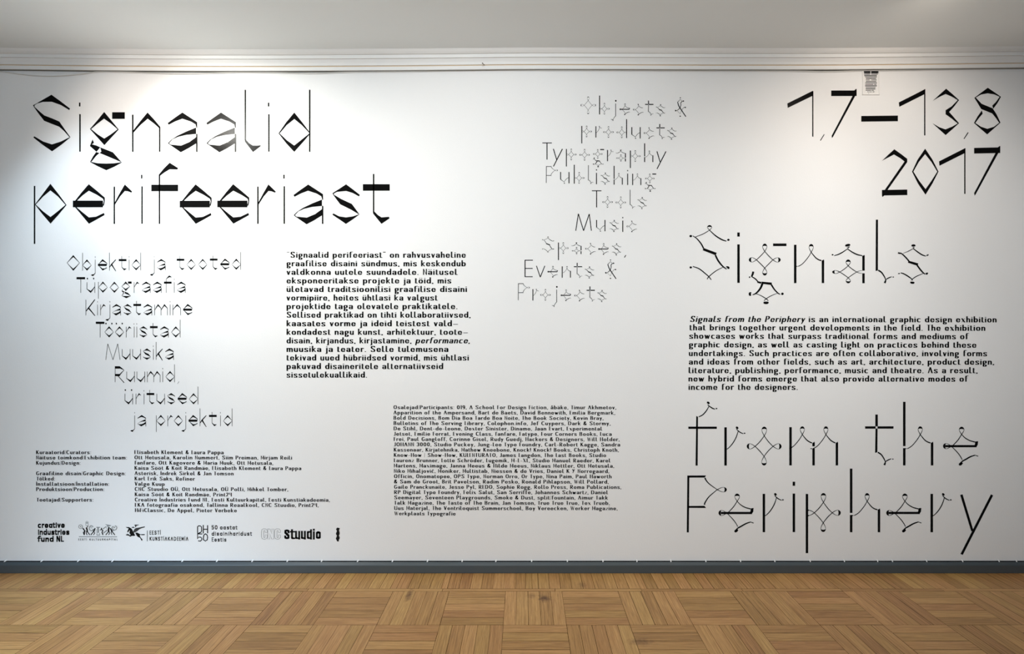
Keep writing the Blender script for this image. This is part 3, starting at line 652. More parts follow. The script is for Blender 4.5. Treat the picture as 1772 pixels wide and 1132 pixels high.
KB = 0.663
HEAD_EN = [[('S', 1193.5, 489.4), ('i', 1276.1, 489.6), ('g', 1295.7, 490.0), ('n', 1374.2, 490.0), ('a', 1439.5, 490.3), ('l', 1515.6, 490.3), ('s', 1553.8, 490.3)],
           [('f', 1191.1, 805.8), ('r', 1253.7, 805.8), ('o', 1292.1, 805.8), ('m', 1366.1, 805.5)],
           [('t', 1496.9, 805.5), ('h', 1562.9, 805.5), ('e', 1631.7, 805.5)],
           [('P', 1189.3, 921.4), ('e', 1243.3, 921.2), ('r', 1320.0, 921.0), ('i', 1371.9, 920.8), ('p', 1394.5, 920.8), ('h', 1471.0, 921.1), ('e', 1533.5, 921.1), ('r', 1610.4, 921.1), ('y', 1661.5, 921.1)]]
LIST_EN = [
    (1000, 160, 8.86, (1037, 198.2), (1177, 201.8), 'Objects &', [42, 328, 574, 638, 845, 1030, 1198, 1487]),
    (1000, 160, 8.86, (1031, 238.2), (1160, 241.4), 'products', [55, 271, 390, 594, 822, 1010, 1203, 1370]),
    (930, 240, 7.704, (946, 276.6), (1135, 281.2), 'Typography', [65, 208, 382, 560, 741, 930, 1048, 1235, 1425, 1588]),
    (930, 240, 7.704, (945, 316.8), (1115, 320.9), 'Publishing', [115, 305, 487, 675, 783, 845, 1018, 1198, 1265, 1435]),
    (980, 320, 11.81, (1032, 359.4), (1113, 361.6), 'Tools', [522, 737, 1007, 1297, 1457]),
    (980, 320, 11.81, (996, 399.4), (1095, 402.0), 'Music', [188, 612, 885, 1147, 1231]),
    (890, 405, 8.86, (948, 439.0), (1069, 441.6), 'Spaces,', [427, 672, 880, 1088, 1286, 1498, 1688]),
    (890, 405, 8.86, (911, 479.4), (1060, 482.4), 'Events &', [160, 334, 508, 730, 912, 1083, 1392]),
    (890, 405, 8.86, (898, 519.6), (1042, 522.4), 'Projects', [58, 280, 398, 645, 710, 919, 1107, 1275]),
]
# ------------------------------------------------------------------ alphabet 3: text face drawn with a broad nib
# y up, baseline 0; x-height 6.8, capitals 10.3; each stroke is (nib class, points): k thick, m medium, h hairline
def arc(cx, cy, rx, ry, a0, a1, n=9):
    return [(cx + rx * math.cos(math.radians(a0 + (a1 - a0) * i / n)), cy + ry * math.sin(math.radians(a0 + (a1 - a0) * i / n))) for i in range(n + 1)]
def st(x, y0=.25, y1=6.55): return ('k', [(x, y0), (x, y1)])
G = {}
def g(ch, w_, *s): G[ch] = (w_, list(s))
oval = lambda cx, cy, rx, ry: ('k', arc(cx, cy, rx, ry, 0, 360, 14))
g('a', 6.9, st(5.7, .25, 4.6), ('k', arc(3.5, 4.6, 2.2, 1.95, 0, 165)), oval(3.4, 2.05, 2.2, 1.8))
g('b', 7.5, st(1.2, .25, 10.2), oval(3.75, 3.4, 2.55, 3.15))
g('c', 6.9, ('k', arc(3.7, 3.4, 2.5, 3.15, 48, 312, 12)))
g('d', 7.5, st(6.3, .25, 10.2), oval(3.75, 3.4, 2.55, 3.15))
g('e', 7.3, ('k', arc(3.65, 3.4, 2.45, 3.15, 0, 338, 14)), ('h', [(1.2, 3.4), (6.1, 3.4)]))
g('f', 5.0, st(1.9, .25, 8), ('k', arc(4.1, 8, 2.2, 2.15, 180, 62)), ('h', [(0.3, 6.5), (4.6, 6.5)]))
g('g', 7.2, oval(3.5, 4.35, 2.3, 2.2), ('k', [(2.0, 2.6), (1.3, 1.5), (1.7, .6), (3.4, .1), (5.2, -.4), (5.8, -1.6), (5.0, -2.8), (3.4, -3.2), (1.8, -2.8), (1.3, -1.6), (2.0, -.2)]), ('h', [(5.2, 6.2), (7.0, 6.6)]))
arch_ = lambda x0, x1: ('k', arc((x0 + x1) / 2, 4.0, (x1 - x0) / 2, 2.55, 180, 0))
g('h', 6.8, st(1.2, .25, 10.2), arch_(1.2, 5.6), st(5.6, .25, 4.0))
g('i', 2.4, st(1.2), ('d', [(1.2, 8.5), (1.2, 8.9)]))
g('j', 3.2, st(2.0, -1.6, 6.55), ('k', [(2.0, -1.6), (1.6, -2.7), (.5, -3.0)]), ('d', [(2.0, 8.5), (2.0, 8.9)]))
g('k', 7.0, st(1.2, .25, 10.2), ('m', [(1.6, 3.2), (5.6, 6.5)]), ('m', [(2.6, 3.9), (6.0, .25)]))
g('l', 4.3, st(1.2, 1.6, 10.2), ('k', [(1.2, 1.7), (1.5, .6), (2.4, .25), (3.7, .7)]))
g('m', 10.4, st(1.2), arch_(1.2, 5.2), st(5.2, .25, 4.0), arch_(5.2, 9.2), st(9.2, .25, 4.0))
g('n', 6.8, st(1.2), arch_(1.2, 5.6), st(5.6, .25, 4.0))
g('o', 7.6, oval(3.8, 3.4, 2.6, 3.15))
g('p', 7.5, st(1.2, -3.0, 6.55), oval(3.75, 3.4, 2.55, 3.15))
g('q', 7.5, st(6.3, -3.0, 6.55), oval(3.75, 3.4, 2.55, 3.15))
g('r', 4.9, st(1.2), ('k', arc(3.4, 4.3, 2.2, 2.25, 180, 65)), ('k', [(4.0, 5.6), (4.2, 6.0)]))
_s = [(5.5, 5.3), (4.9, 6.3), (3.5, 6.55), (2.1, 6.25), (1.35, 5.2), (1.8, 4.2), (3.4, 3.45), (5.0, 2.7), (5.6, 1.6), (4.9, .55), (3.4, .25), (1.9, .5), (1.2, 1.5)]
g('s', 6.8, ('s', _s))
g('t', 4.4, st(1.5, 1.6, 8.7), ('k', [(1.5, 1.7), (1.8, .6), (2.6, .25), (3.8, .7)]), ('h', [(.2, 6.5), (3.9, 6.5)]))
g('u', 6.8, st(1.2, 2.8, 6.55), ('k', arc(3.4, 2.8, 2.2, 2.55, 180, 360)), st(5.6))
g('v', 6.4, ('k', [(1.2, 6.55), (3.2, .25)]), ('m', [(3.2, .25), (5.5, 6.55)]))
g('w', 9.6, ('k', [(1.2, 6.55), (2.9, .25)]), ('m', [(2.9, .25), (4.8, 6.0)]), ('k', [(4.8, 6.0), (6.5, .25)]), ('m', [(6.5, .25), (8.6, 6.55)]))
g('x', 7.0, ('k', [(1.2, 6.55), (5.7, .25)]), ('h', [(1.0, .25), (5.8, 6.55)]))
g('y', 6.6, ('k', [(1.2, 6.55), (3.4, .7)]), ('m', [(5.6, 6.55), (3.2, .2), (2.0, -2.9)]))
g('z', 6.0, ('h', [(.4, 6.5), (5.6, 6.5)]), ('m', [(5.2, 6.4), (1.0, .4)]), ('h', [(.4, .3), (5.8, .3)]))
for base_ch, acc in (('a', 'ä'), ('o', 'ö'), ('u', 'ü')):
    w_, s_ = G[base_ch]; G[acc] = (w_, s_ + [('e', [(w_ / 2 - 1.7, 8.6), (w_ / 2 - 1.7, 9.1)]), ('e', [(w_ / 2 + 1.7, 8.6), (w_ / 2 + 1.7, 9.1)])])
G['å'] = (6.9, G['a'][1] + [('e', arc(3.5, 9, .9, .9, 0, 360, 8))])
G['õ'] = (7.6, G['o'][1] + [('e', [(1.8, 8.5), (2.9, 9.1), (4.5, 8.6), (5.7, 9.2)])])
G['ć'] = (6.9, G['c'][1] + [('e', [(3.2, 8.2), (4.8, 9.6)])])
g('A', 8.6, ('m', [(1.0, .25), (4.0, 10.0)]), ('k', [(4.2, 10.0), (7.3, .25)]))
g('B', 7.6, st(1.2, .25, 10.05), ('k', arc(3.0, 7.7, 2.7, 2.35, 90, -90)), ('k', arc(3.2, 2.8, 3.1, 2.55, 90, -90)), ('h', [(1.2, 10.05), (3, 10.05)]), ('h', [(1.2, 5.35), (3.2, 5.35)]), ('h', [(1.2, .25), (3.2, .25)]))
g('C', 8.4, ('k', arc(4.4, 5.15, 3.2, 4.9, 45, 315, 13)))
g('D', 8.8, st(1.2, .25, 10.05), ('k', arc(3.2, 5.15, 4.3, 4.9, 90, -90, 11)), ('h', [(1.2, 10.05), (3.2, 10.05)]), ('h', [(1.2, .25), (3.2, .25)]))
g('E', 5.8, st(1.2, .25, 10.05), ('h', [(1.2, 10.0), (5.4, 10.0)]), ('h', [(1.2, 5.3), (4.6, 5.3)]), ('h', [(1.2, .3), (5.4, .3)]))
g('F', 5.4, st(1.2, .25, 10.05), ('h', [(1.2, 10.0), (5.2, 10.0)]), ('h', [(1.2, 5.3), (4.6, 5.3)]))
g('G', 8.8, ('k', arc(4.4, 5.15, 3.2, 4.9, 45, 340, 13)), st(7.4, 2.0, 4.6), ('h', [(4.6, 4.6), (7.4, 4.6)]))
g('H', 8.0, st(1.2, .25, 10.05), st(6.8, .25, 10.05), ('h', [(1.2, 5.2), (6.8, 5.2)]))
g('I', 2.6, st(1.3, .25, 10.05), ('d', [(1.3, 11.8), (1.3, 12.2)]))
g('J', 5.2, st(4.0, 2.2, 10.05), ('k', [(4.0, 2.2), (3.6, .8), (2.2, .25), (.9, .8)]))
g('K', 7.8, st(1.2, .25, 10.05), ('m', [(1.6, 4.8), (6.2, 10.05)]), ('k', [(2.8, 6.0), (6.4, .25)]))
g('L', 4.8, st(1.2, .25, 10.05), ('h', [(1.2, .3), (4.8, .3)]))
g('M', 8.4, ('m', [(1.0, .25), (1.0, 10.05)]), ('h', [(1.2, 10), (4.2, 2.5)]), ('h', [(4.2, 2.5), (7.2, 10)]), st(7.2, .25, 10.05))
g('N', 6.8, ('m', [(1.0, .25), (1.0, 10.05)]), ('h', [(1.2, 10), (5.6, .3)]), ('m', [(5.8, .25), (5.8, 10.05)]))
g('O', 9.2, oval(4.6, 5.15, 3.4, 4.9))
g('P', 7.4, st(1.2, .25, 10.05), ('k', arc(3.2, 7.4, 2.9, 2.65, 90, -90)), ('h', [(1.2, 10.05), (3.2, 10.05)]), ('h', [(1.2, 4.75), (3.2, 4.75)]))
g('R', 8.0, st(1.2, .25, 10.05), ('k', arc(3.2, 7.4, 2.9, 2.65, 90, -90)), ('h', [(1.2, 10.05), (3.2, 10.05)]), ('h', [(1.2, 4.75), (3.2, 4.75)]), ('k', [(3.6, 4.7), (6.6, .25)]))
g('S', 8.4, ('k', [(x * 1.22 + .05, y * 1.55 - .1) for x, y in _s]))
g('T', 6.2, st(3.1, .25, 10.05), ('h', [(.2, 10.0), (6.0, 10.0)]))
g('U', 8.2, st(1.2, 3.0, 10.05), ('k', arc(4.1, 3.0, 2.9, 2.75, 180, 360)), ('m', [(7.0, 3), (7.0, 10.05)]))
G['Ü'] = (8.2, G['U'][1] + [('e', [(2.4, 11.6), (2.4, 12)]), ('e', [(5.8, 11.6), (5.8, 12)])])
g('V', 7.8, ('k', [(1.2, 10.05), (3.8, .25)]), ('m', [(3.8, .25), (6.8, 10.05)]))
g('W', 11.0, ('m', [(1.2, 10.05), (3.4, .25)]), ('h', [(3.4, .25), (5.4, 9.5)]), ('m', [(5.4, 9.5), (7.4, .25)]), ('h', [(7.4, .25), (10.0, 10.05)]))
g('X', 8.0, ('k', [(1.2, 10.05), (6.6, .25)]), ('h', [(1.0, .25), (6.8, 10.05)]))
g('Y', 7.4, ('k', [(1.2, 10.05), (3.6, 5)]), ('m', [(6.2, 10.05), (3.6, 4.6), (1.8, .25)]))
g('Z', 7.0, ('h', [(.4, 10), (6.6, 10)]), ('m', [(6, 9.8), (1.2, .4)]), ('h', [(.4, .3), (6.8, .3)]))
g('0', 7.6, oval(3.8, 5.15, 2.6, 4.9))
g('1', 3.4, st(2.2, .25, 10.05), ('h', [(.2, 8.6), (2.2, 10)]))
g('2', 6.8, ('k', [(1.2, 8), (1.8, 9.5), (3.3, 10.05), (5.0, 9.5), (5.5, 8), (4.6, 5.8), (1.2, .5)]), ('h', [(.6, .3), (6.4, .3)]))
g('3', 6.8, ('k', [(1.3, 8.4), (2.0, 9.7), (3.4, 10.05), (5.0, 9.5), (5.4, 7.8), (4.8, 6), (3.2, 5.3)]), ('k', [(3.2, 5.3), (5, 4.6), (5.6, 2.8), (5, .9), (3.4, .25), (2, .6), (1.2, 1.8)]))
g('4', 6.8, ('m', [(1.2, 10.05), (1.2, 5.0)]), ('h', [(1.2, 5), (5.4, 5)]), st(5.4, .25, 10.05))
g('5', 6.8, ('h', [(1.4, 10), (5.6, 10)]), ('m', [(1.5, 10), (1.3, 5.6)]), ('k', [(1.3, 5.6), (3.2, 6.5), (5.2, 5.6), (5.7, 3.3), (5, 1), (3.2, .25), (1.2, 1.2)]))
g('9', 7.4, oval(3.6, 6.9, 2.4, 3.1), ('k', [(6.0, 6.9), (6.0, 3.4), (5, 1), (3.2, .25), (1.6, .8)]))
g('.', 2.2, ('p', [(1.1, .3), (1.1, .8)]))
g(',', 2.2, ('k', [(1.1, -.7), (1.1, .8)]))
g(':', 2.2, ('e', [(1.1, .4), (1.1, .9)]), ('e', [(1.1, 5.6), (1.1, 6.1)]))
g('!', 2.6, st(1.3, 3.0, 10.05), ('d', [(1.3, .4), (1.3, 1.0)]))
g('/', 2.0, ('h', [(.6, -.6), (1.4, 10.2)]))
g('-', 5.6, ('f', [(.6, 3.4), (5.0, 3.4)]))
g('–', 8.6, ('f', [(.6, 3.4), (8.0, 3.4)]))
g('“', 4.2, ('d', [(1.0, 9.4), (3.2, 9.6)]))
g('”', 4.6, ('d', [(1.2, 9.3), (1.2, 9.9)]), ('d', [(3.5, 9.3), (3.5, 9.9)]))
g('&', 8.6, ('k', [(6.9, .3), (2.6, 6.2), (2.2, 8.0), (3.0, 9.7), (4.2, 10.05), (5.4, 9.2), (5.2, 7.6), (3.2, 6.0), (1.6, 4.6), (1.2, 2.6), (2.0, .8), (3.8, .25), (5.6, 1.2), (7.2, 4.4)]))
# single-storey a for the sans-serif sponsor names
g('@', 7.2, st(6.0), oval(3.6, 3.4, 2.4, 3.15))
NIB = {'k': (1.3, .30), 'm': (.95, .30), 's': (1.25, .33), 'h': (.36, .23), 'd': (1.2, .34), 'e': (.85, .34), 'f': (.3, .46), 'p': (1.0, .36)}

def hull(P):
    P = sorted(set(P))
    if len(P) < 3: return P
    def half(Q):
        r = []
        for p in Q:
            while len(r) > 1 and (r[-1][0] - r[-2][0]) * (p[1] - r[-2][1]) - (r[-1][1] - r[-2][1]) * (p[0] - r[-2][0]) <= 0: r.pop()
            r.append(p)
        return r
    a, b = half(P), half(P[::-1])
    return a[:-1] + b[:-1]

def draw_C(ch, ox, oy, kx, ky, slant=0.0, nib=None, base=None, tilt=0.0):
    out = []
    for cl, pts in G[ch][1]:
        hx, hy = nib if nib else NIB[cl]
        if nib and cl in 'h' and ch in 'e': hx, hy = nib[0] * .8, nib[1] * .8
        if cl in 'ks' and len(pts) > 3 and ch in 'sSJg&235': pts = crom(pts, 2)
        for p, q in zip(pts, pts[1:]):
            c = [(a + sx * hx, b + sy * hy) for a, b in (p, q) for sx in (-1, 1) for sy in (-1, 1)]
            h_ = hull(c)
            out.append([(ox + (a + b * slant) * kx, oy - b * ky + tilt * (a * kx)) for a, b in h_])
    return out

GAP_, SPACE_ = 1.75, 5.6
def run_width(text, gap=GAP_, space=SPACE_, wf=1.0):
    wd, seen = 0.0, False
    for ch in text:
        if ch in '{}': continue
        if ch == ' ': wd += space; continue
        wd += G[ch][0] * wf + gap
    return wd - gap

def set_words(text, x0, x1, y0, y1, ky, nib=None, gap=GAP_, space=SPACE_):
    """one line of type from x0 to x1 as a list of words, each a list of polygons; { } switch to italic"""
    kx = (x1 - x0) / run_width(text, gap, space)
    words, x, it = [[]], 0.0, False
    sl = (y1 - y0) / (x1 - x0)
    for ch in text:
        if ch == '{': it = True; continue
        if ch == '}': it = False; continue
        if ch == ' ': x += space; words.append([]); continue
        px_ = x0 + x * kx
        words[-1] += draw_C(ch, px_, y0 + (px_ - x0) * sl, kx, ky, 0.22 if it else 0.0, nib, None, sl)
        x += G[ch][0] + gap
    return words

def draw_line(*a): return [q for w_ in set_words(*a) for q in w_]

# ------------------------------------------------------------------ lettering on the wall
def at_base(things, x, y):
    o = empty(things, px(x, y)); return o
def place(o, root):
    """parent while keeping the drawing where it is on the wall"""
    o.parent = root
    o.matrix_parent_inverse = Matrix.Translation(-root.matrix_basis.translation) if root.parent is None else root_inv(root)
def root_inv(r):
    m = Matrix.Identity(4)
    while r is not None:
        m = m @ Matrix.Translation(-Vector(r.location)) if r.parent is None else m
        r = r.parent
    return m

def group_lettering(name, label, corner, cat='wall lettering', group=None):
    r = empty(name, px(*corner)); tag(r, label, cat, group); return r

def sub(name, root):
    e = empty(name); e.parent = root
    return e

def put(name, polys, material, root, thick=0.0):
    """mesh with its origin at its thing's base"""
    o = to_mesh(name, polys, material, root, thick)
    top = root
    while top.parent is not None: top = top.parent
    o.data.transform(Matrix.Translation(-Vector(top.location)))
    return o

def put_line(material, root, *a):
    ws = set_words(*a)
    ln = sub('text_line', root)
    for q in ws: put('word', q, material, ln)

# Estonian headline
r = group_lettering('headline_lettering', 'huge two-line Estonian exhibition title in black faceted letters at upper left', (57, 422))
for word in HEAD_ET:
    wd = sub('word', r)
    for ch, x, y in word: put('letter', draw_A(ch, x, y, KA), M_VINYL, wd, 0.0004)
# Estonian category list
r = group_lettering('category_list_lettering', 'stepped eight-line Estonian category list in small black faceted letters below the huge title', (115, 742))
for ox, oy, sc, b0, b1, text, xs in LIST_ET:
    ln = sub('text_line', r); t = text.replace(' ', '')
    for ch, x in zip(t, xs):
        f = (x - xs[0]) / (xs[-1] - xs[0])
        put('letter', draw_A(ch, ox + x / sc, oy + (b0 + (b1 - b0) * f) / sc, 0.0566, 1.1, 3.0), M_VINYL, ln)
# dates
r = group_lettering('date_lettering', 'large black exhibition dates with the year 2017 at upper right', (1361, 341))
for k in (0, 1):
    ln = sub('text_line', r)
    for name, polys in DIG[k]: put('comma' if name == 'comma' else 'dash' if name == 'dash' else 'numeral', draw_digit(name, polys), M_VINYL, ln, 0.0004)
# English headline
r = group_lettering('headline_lettering', 'huge English exhibition title in black looped ribbon letters, split around a paragraph at right', (1189, 960))
for word in HEAD_EN:
    wd = sub('word', r)
    for ch, x, y in word: put('letter', draw_B(ch, x, y, KB, 1.18), M_VINYL, wd, 0.0004)
# English category list
r = group_lettering('category_list_lettering', 'nine-line English category list in small black looped letters, left of the dates', (895, 530))
for ox, oy, sc, (bx0, by0), (bx1, by1), text, xs in LIST_EN:
    ln = sub('text_line', r); t = text.replace(' ', '')
    for ch, x in zip(t, xs):
        X = ox + x / sc
        put('letter', draw_B(ch, X, by0 + (X - bx0) * (by1 - by0) / (bx1 - bx0), 0.196, 1.6), M_VINYL, ln)
# Estonian paragraph
P1 = [('“Signaalid perifeeriast” on rahvusvaheline', 806.0), ('graafilise disaini sündmus, mis keskendub', 806.0), ('valdkonna uutele suundadele. Näitusel', 791.5),
      ('eksponeeritakse projekte ja töid, mis', 780.9), ('ületavad traditsioonilisi graafilise disaini', 808.0), ('vormipiire, heites ühtlasi ka valgust', 757.1),
      ('projektide taga olevatele praktikatele.', 791.6), ('Sellised praktikad on tihti kollaboratiivsed,', 814.2), ('kaasates vorme ja ideid teistest vald–', 792.7),
      ('kondadest nagu kunst, arhitektuur, toote–', 809.9), ('disain, kirjandus, kirjastamine, {performance,}', 812.8), ('muusika ja teater. Selle tulemusena', 775.8),
      ('tekivad uued hübriidsed vormid, mis ühtlasi', 811.3), ('pakuvad disaineritele alternatiivseid', 766.9), ('sissetulekuallikaid.', 635.2)]
r = group_lettering('paragraph_lettering', 'fifteen-line Estonian paragraph in black text, right of the Estonian category list', (495, 657))
for i, (t, x1) in enumerate(P1):
    y = 446.1 + i * 14.82
    put_line(M_PRINT, r, t, 496.0 if i else 496.6, x1, y, y, 1.0)
# English paragraph
P2 = [('{Signals from the Periphery} is an international graphic design exhibition', 1193.4, 1724.3, 557.2, 558.0), ('that brings together urgent developments in the field. The exhibition', 1193.2, 1704.8, 571.7, 572.6),
      ('showcases works that surpass traditional forms and mediums of', 1192.6, 1675.5, 586.3, 587.1), ('graphic design, as well as casting light on practices behind these', 1192.2, 1689.3, 601.2, 601.9),
      ('undertakings. Such practices are often collaborative, involving forms', 1192.0, 1707.8, 616.3, 616.6), ('and ideas from other fields, such as art, architecture, product design,', 1192.0, 1720.0, 631.0, 631.2),
      ('literature, publishing, performance, music and theatre. As a result,', 1191.6, 1691.3, 645.9, 645.9), ('new hybrid forms emerge that also provide alternative modes of', 1191.4, 1674.4, 660.3, 660.6), ('income for the designers.', 1191.5, 1380.4, 674.8, 674.8)]
r = group_lettering('paragraph_lettering', 'nine-line English paragraph in black text, set between the words of the looped title', (1191, 678))
for t, x0, x1, y0, y1 in P2: put_line(M_PRINT, r, t, x0, x1, y0, y1, 1.0)
# participants
P3 = [('Osalejad/Participants: 019, A School For Design Fiction, åbäke, Timur Akhmetov,', 1066.2), ('Apparition of the Ampersand, Bart de Baets, David Bennewith, Emilia Bergmark,', 1064.4), ('Bold Decisions, Bom Dia Boa Tarde Boa Noite, The Book Society, Kevin Bray,', 1044.2),
      ('Bulletins of The Serving Library, Colophon.info, Jef Cuypers, Dark & Stormy,', 1056.4), ('De Stihl, Dent-de-leone, Dexter Sinister, Dinamo, Jaan Evart, Experimental', 1041.9), ('Jetset, Emilie Ferrat, Evening Class, fanfare, Fatype, Four Corners Books, Luca', 1058.4),
      ('Frei, Paul Gangloff, Corinne Gisel, Rudy Guedj, Hackers & Designers, Will Holder,', 1072.0), ('JOHANN 3000, Studio Puckey, Jung-Lee Type Foundry, Carl-Robert Kagge, Sandra', 1073.0), ('Kassenaar, Kirjatehnika, Mathew Kneebone, Knock! Knock! Books, Christoph Knoth,', 1070.6),
      ('Know-How / Show-How, KULENTURATO, James Langdon, The Last Books, Studio', 1048.8), ('Laurenz Brunner, Lotte Schröder, Lugemik, M-L-XL, Studio Manuel Raeder, Karel', 1056.3), ('Martens, Maximage, Janna Meeus & Hilde Meeus, Niklaus Mettler, Ott Metusala,', 1062.6),
      ('Niko Mihaljović, Moniker, Multistab, Niessen & de Vries, Daniel K Y Norregaard,', 1054.1), ('Officin, Onomatopee, OPS Type, Norman Orro, Or Type, Nina Paim, Paul Haworth', 1058.3), ('& Sam de Groot, Brit Pavelson, Radim Pesko, Ronald Pihlapson, Will Pollard,', 1053.1),
      ('Gaile Pranckunaite, Jesse Pyl, REDO, Sophie Rogg, Rollo Press, Roma Publications,', 1075.0), ('RP Digital Type Foundry, Felix Salut, San Serriffe, Johannes Schwartz, Daniel', 1052.0), ('Seemayer, Seventeen Playgrounds, Smoke & Dust, split/fountain, Aimur Takk', 1052.0),
      ('Talk Magazine, The Taste of The Brain, Jan Tomson, True True True, Tex Trueb,', 1055.0), ('Uus Materjal, The Ventriloquist Summerschool, Boy Vereecken, Werker Magazine,', 1068.5), ('Werkplaats Typografie', 788.4)]
r = group_lettering('name_list_lettering', 'dense block of small black participant names at lower middle of the wall', (681, 895))
for i, (t, x1) in enumerate(P3):
    y = 708.0 + i * 9.185
    put_line(M_PRINT, r, t, 681.0 + i * 0.07, x1, y, y + 0.4, 0.63)
# credits: roles and names
P4 = [(0, 'Kuraatorid/Curators:', 157.8), (1, 'Näituse toimkond/Exhibition team:', 219.7), (2, 'Kujundus/Design:', 139.5), (4, 'Graafiline disain/Graphic Design:', 217.7), (5, 'Tõlked:', 95.4), (6, 'Installatsioon/Installation:', 188.8), (7, 'Produktsioon/Production:', 180.7), (9, 'Toetajad/Supporters:', 161.8)]
P5 = ['Elisabeth Klement & Laura Pappa', 'Ott Metusala, Karolin Nummert, Siim Preiman, Mirjam Reili', 'fanfare, Ott Kagovere & Maria Muuk, Ott Metusala,', 'Kaisa Sööt & Koit Randmäe, Elisabeth Klement & Laura Pappa', 'Asterisk, Indrek Sirkel & Jan Tomson', 'Karl Erik Saks, Refiner', 'Valge Kuup',
      'CNC Stuudio OÜ, Ott Metusala, OÜ Polli, Mihkel Tomber,', 'Kaisa Sööt & Koit Randmäe, Print24', 'Creative Industries Fund NL, Eesti Kultuurkapital, Eesti Kunstiakadeemia,', 'EKA fotograafia osakond, Tallinna Reaalkool, CNC Stuudio, Print24,', 'HiFiClassic, De Appel, Pieter Verbeke']
X5 = [387.1, 505.4, 472.8, 521.4, 404.3, 337.2, 285.1, 498.8, 401.2, 570.7, 551.3, 409.9]
r = group_lettering('credits_lettering', 'two-column block of small black exhibition credits at lower left, above the logo row', (62, 888))
for k, t, x1 in P4:
    y = 786.0 + k * 9.12; put_line(M_PRINT, r, t, 62.8 + (0.8 if t[0] == 'T' else 0), x1, y, y, 0.63)
for k, (t, x1) in enumerate(zip(P5, X5)):
    y = 785.7 + k * 9.13; put_line(M_PRINT, r, t, 232.8 + k * .08, x1, y, y + 0.5, 0.63)

# ------------------------------------------------------------------ sponsor logos
def pen(P, w_, ox, oy, s, round_=True):
    """thick line along P with square joints filled by discs; P in reading pixels"""
    out = ribbon([(x, y, w_) for x, y in P])
    if round_:
        for x, y in P: out += disc(x, y, w_ / 2, None, 10)
    return [[(ox + a / s, oy + b / s) for a, b in q] for q in out]
def shape(P, ox, oy, s): return [[(ox + a / s, oy + b / s) for a, b in P]]

# 1 three-line wordmark
r = group_lettering('sponsor_logo', 'bold black three-line wordmark, first of the logo row at far left', (66, 938), 'logo', 'sponsor logos under the credits')
mono = (1.08, 1.08)
for t, x0, x1, y in (('cre@tive', 65.6, 112.2, 913.1), ('industries', 66.0, 120.2, 925.2), ('fund NL', 65.4, 109.9, 937.2)):
    put('text_line', draw_line(t, x0, x1, y, y - 0.2, 0.88, mono, 1.0, 4.0), M_PRINT, r)
# 2 figures carrying tools
r = group_lettering('sponsor_logo', 'small logo of black striding figures carrying grey emblems over a thin line of capitals', (135, 936), 'logo', 'sponsor logos under the credits')
K2 = (130, 898, 22.15)
gp = []
gp += pen(arc(215, 300, 74, 74, 0, 360, 20), 20, *K2); gp += [[(130 + a / 22.15, 898 + b / 22.15) for a, b in q] for q in disc(215, 300, 24)]
gp += pen([(415, 250), (412, 120), (455, 88), (508, 120), (508, 240), (460, 270), (415, 250)], 18, *K2) + pen([(432, 155), (488, 155)], 52, *K2, False)
gp += pen(arc(625, 360, 76, 100, 20, 330, 18), 26, *K2) + pen([(585, 320), (650, 310), (640, 370)], 16, *K2)
gp += pen([(815, 325), (965, 325)], 34, *K2, False) + pen([(885, 330), (885, 530)], 62, *K2, False) + pen([(835, 400), (800, 470), (850, 540)], 14, *K2) + pen([(850, 545), (830, 600)], 22, *K2) + pen([(925, 545), (950, 590)], 22, *K2) + pen([(825, 622), (962, 622)], 32, *K2, False)
gp += pen([(1080, 380), (1190, 300)], 34, *K2) + pen([(1100, 535), (1225, 440)], 40, *K2) + pen([(1190, 300), (1240, 400)], 14, *K2)
gp += shape([(1150, 200), (1280, 225), (1400, 245), (1330, 290), (1250, 275)], *K2)
gp += pen([(1540, 265), (1590, 290), (1605, 345), (1575, 410), (1510, 435), (1445, 395), (1415, 330), (1450, 290), (1500, 345), (1530, 310)], 30, *K2)
put('emblems', gp, M_GREY, r)
put('rule', pen([(150, 685), (1610, 688)], 30, *K2, False), M_GREY, r)
for P in ([([(310, 370), (350, 430), (385, 465)], 44), ([(385, 465), (320, 520), (345, 600)], 40), ([(385, 470), (365, 540), (360, 605)], 34)],
          [([(440, 350), (465, 430), (465, 490)], 54), ([(450, 335), (500, 275)], 26), ([(445, 480), (430, 550), (460, 610)], 30), ([(475, 490), (520, 550), (560, 608)], 32)],
          [([(765, 372), (745, 430), (712, 485)], 46), ([(725, 410), (650, 460)], 20), ([(712, 485), (612, 608)], 34), ([(722, 490), (758, 545), (715, 605)], 30)],
          [([(1012, 360), (1020, 405), (1068, 455), (1035, 512), (1066, 600)], 42), ([(1010, 412), (962, 426)], 30)],
          [([(1302, 340), (1285, 410), (1290, 480)], 58), ([(1272, 320), (1248, 270)], 22), ([(1280, 490), (1185, 608)], 32), ([(1298, 480), (1325, 540), (1296, 605)], 30)],
          [([(1365, 372), (1388, 430), (1425, 490)], 46), ([(1400, 412), (1478, 455)], 20), ([(1392, 490), (1382, 540), (1410, 604)], 28), ([(1425, 490), (1520, 608)], 34)]):
    put('figure', [q for pts, w_ in P for q in pen(pts, w_, *K2)], M_PRINT, r)
put('text_line', draw_line('EESTI KULTUURKAPITAL', 135.9, 203.3, 935.2, 935.2, 0.30, (1.0, .9), 5.4, 11.0), M_PRINT, r)
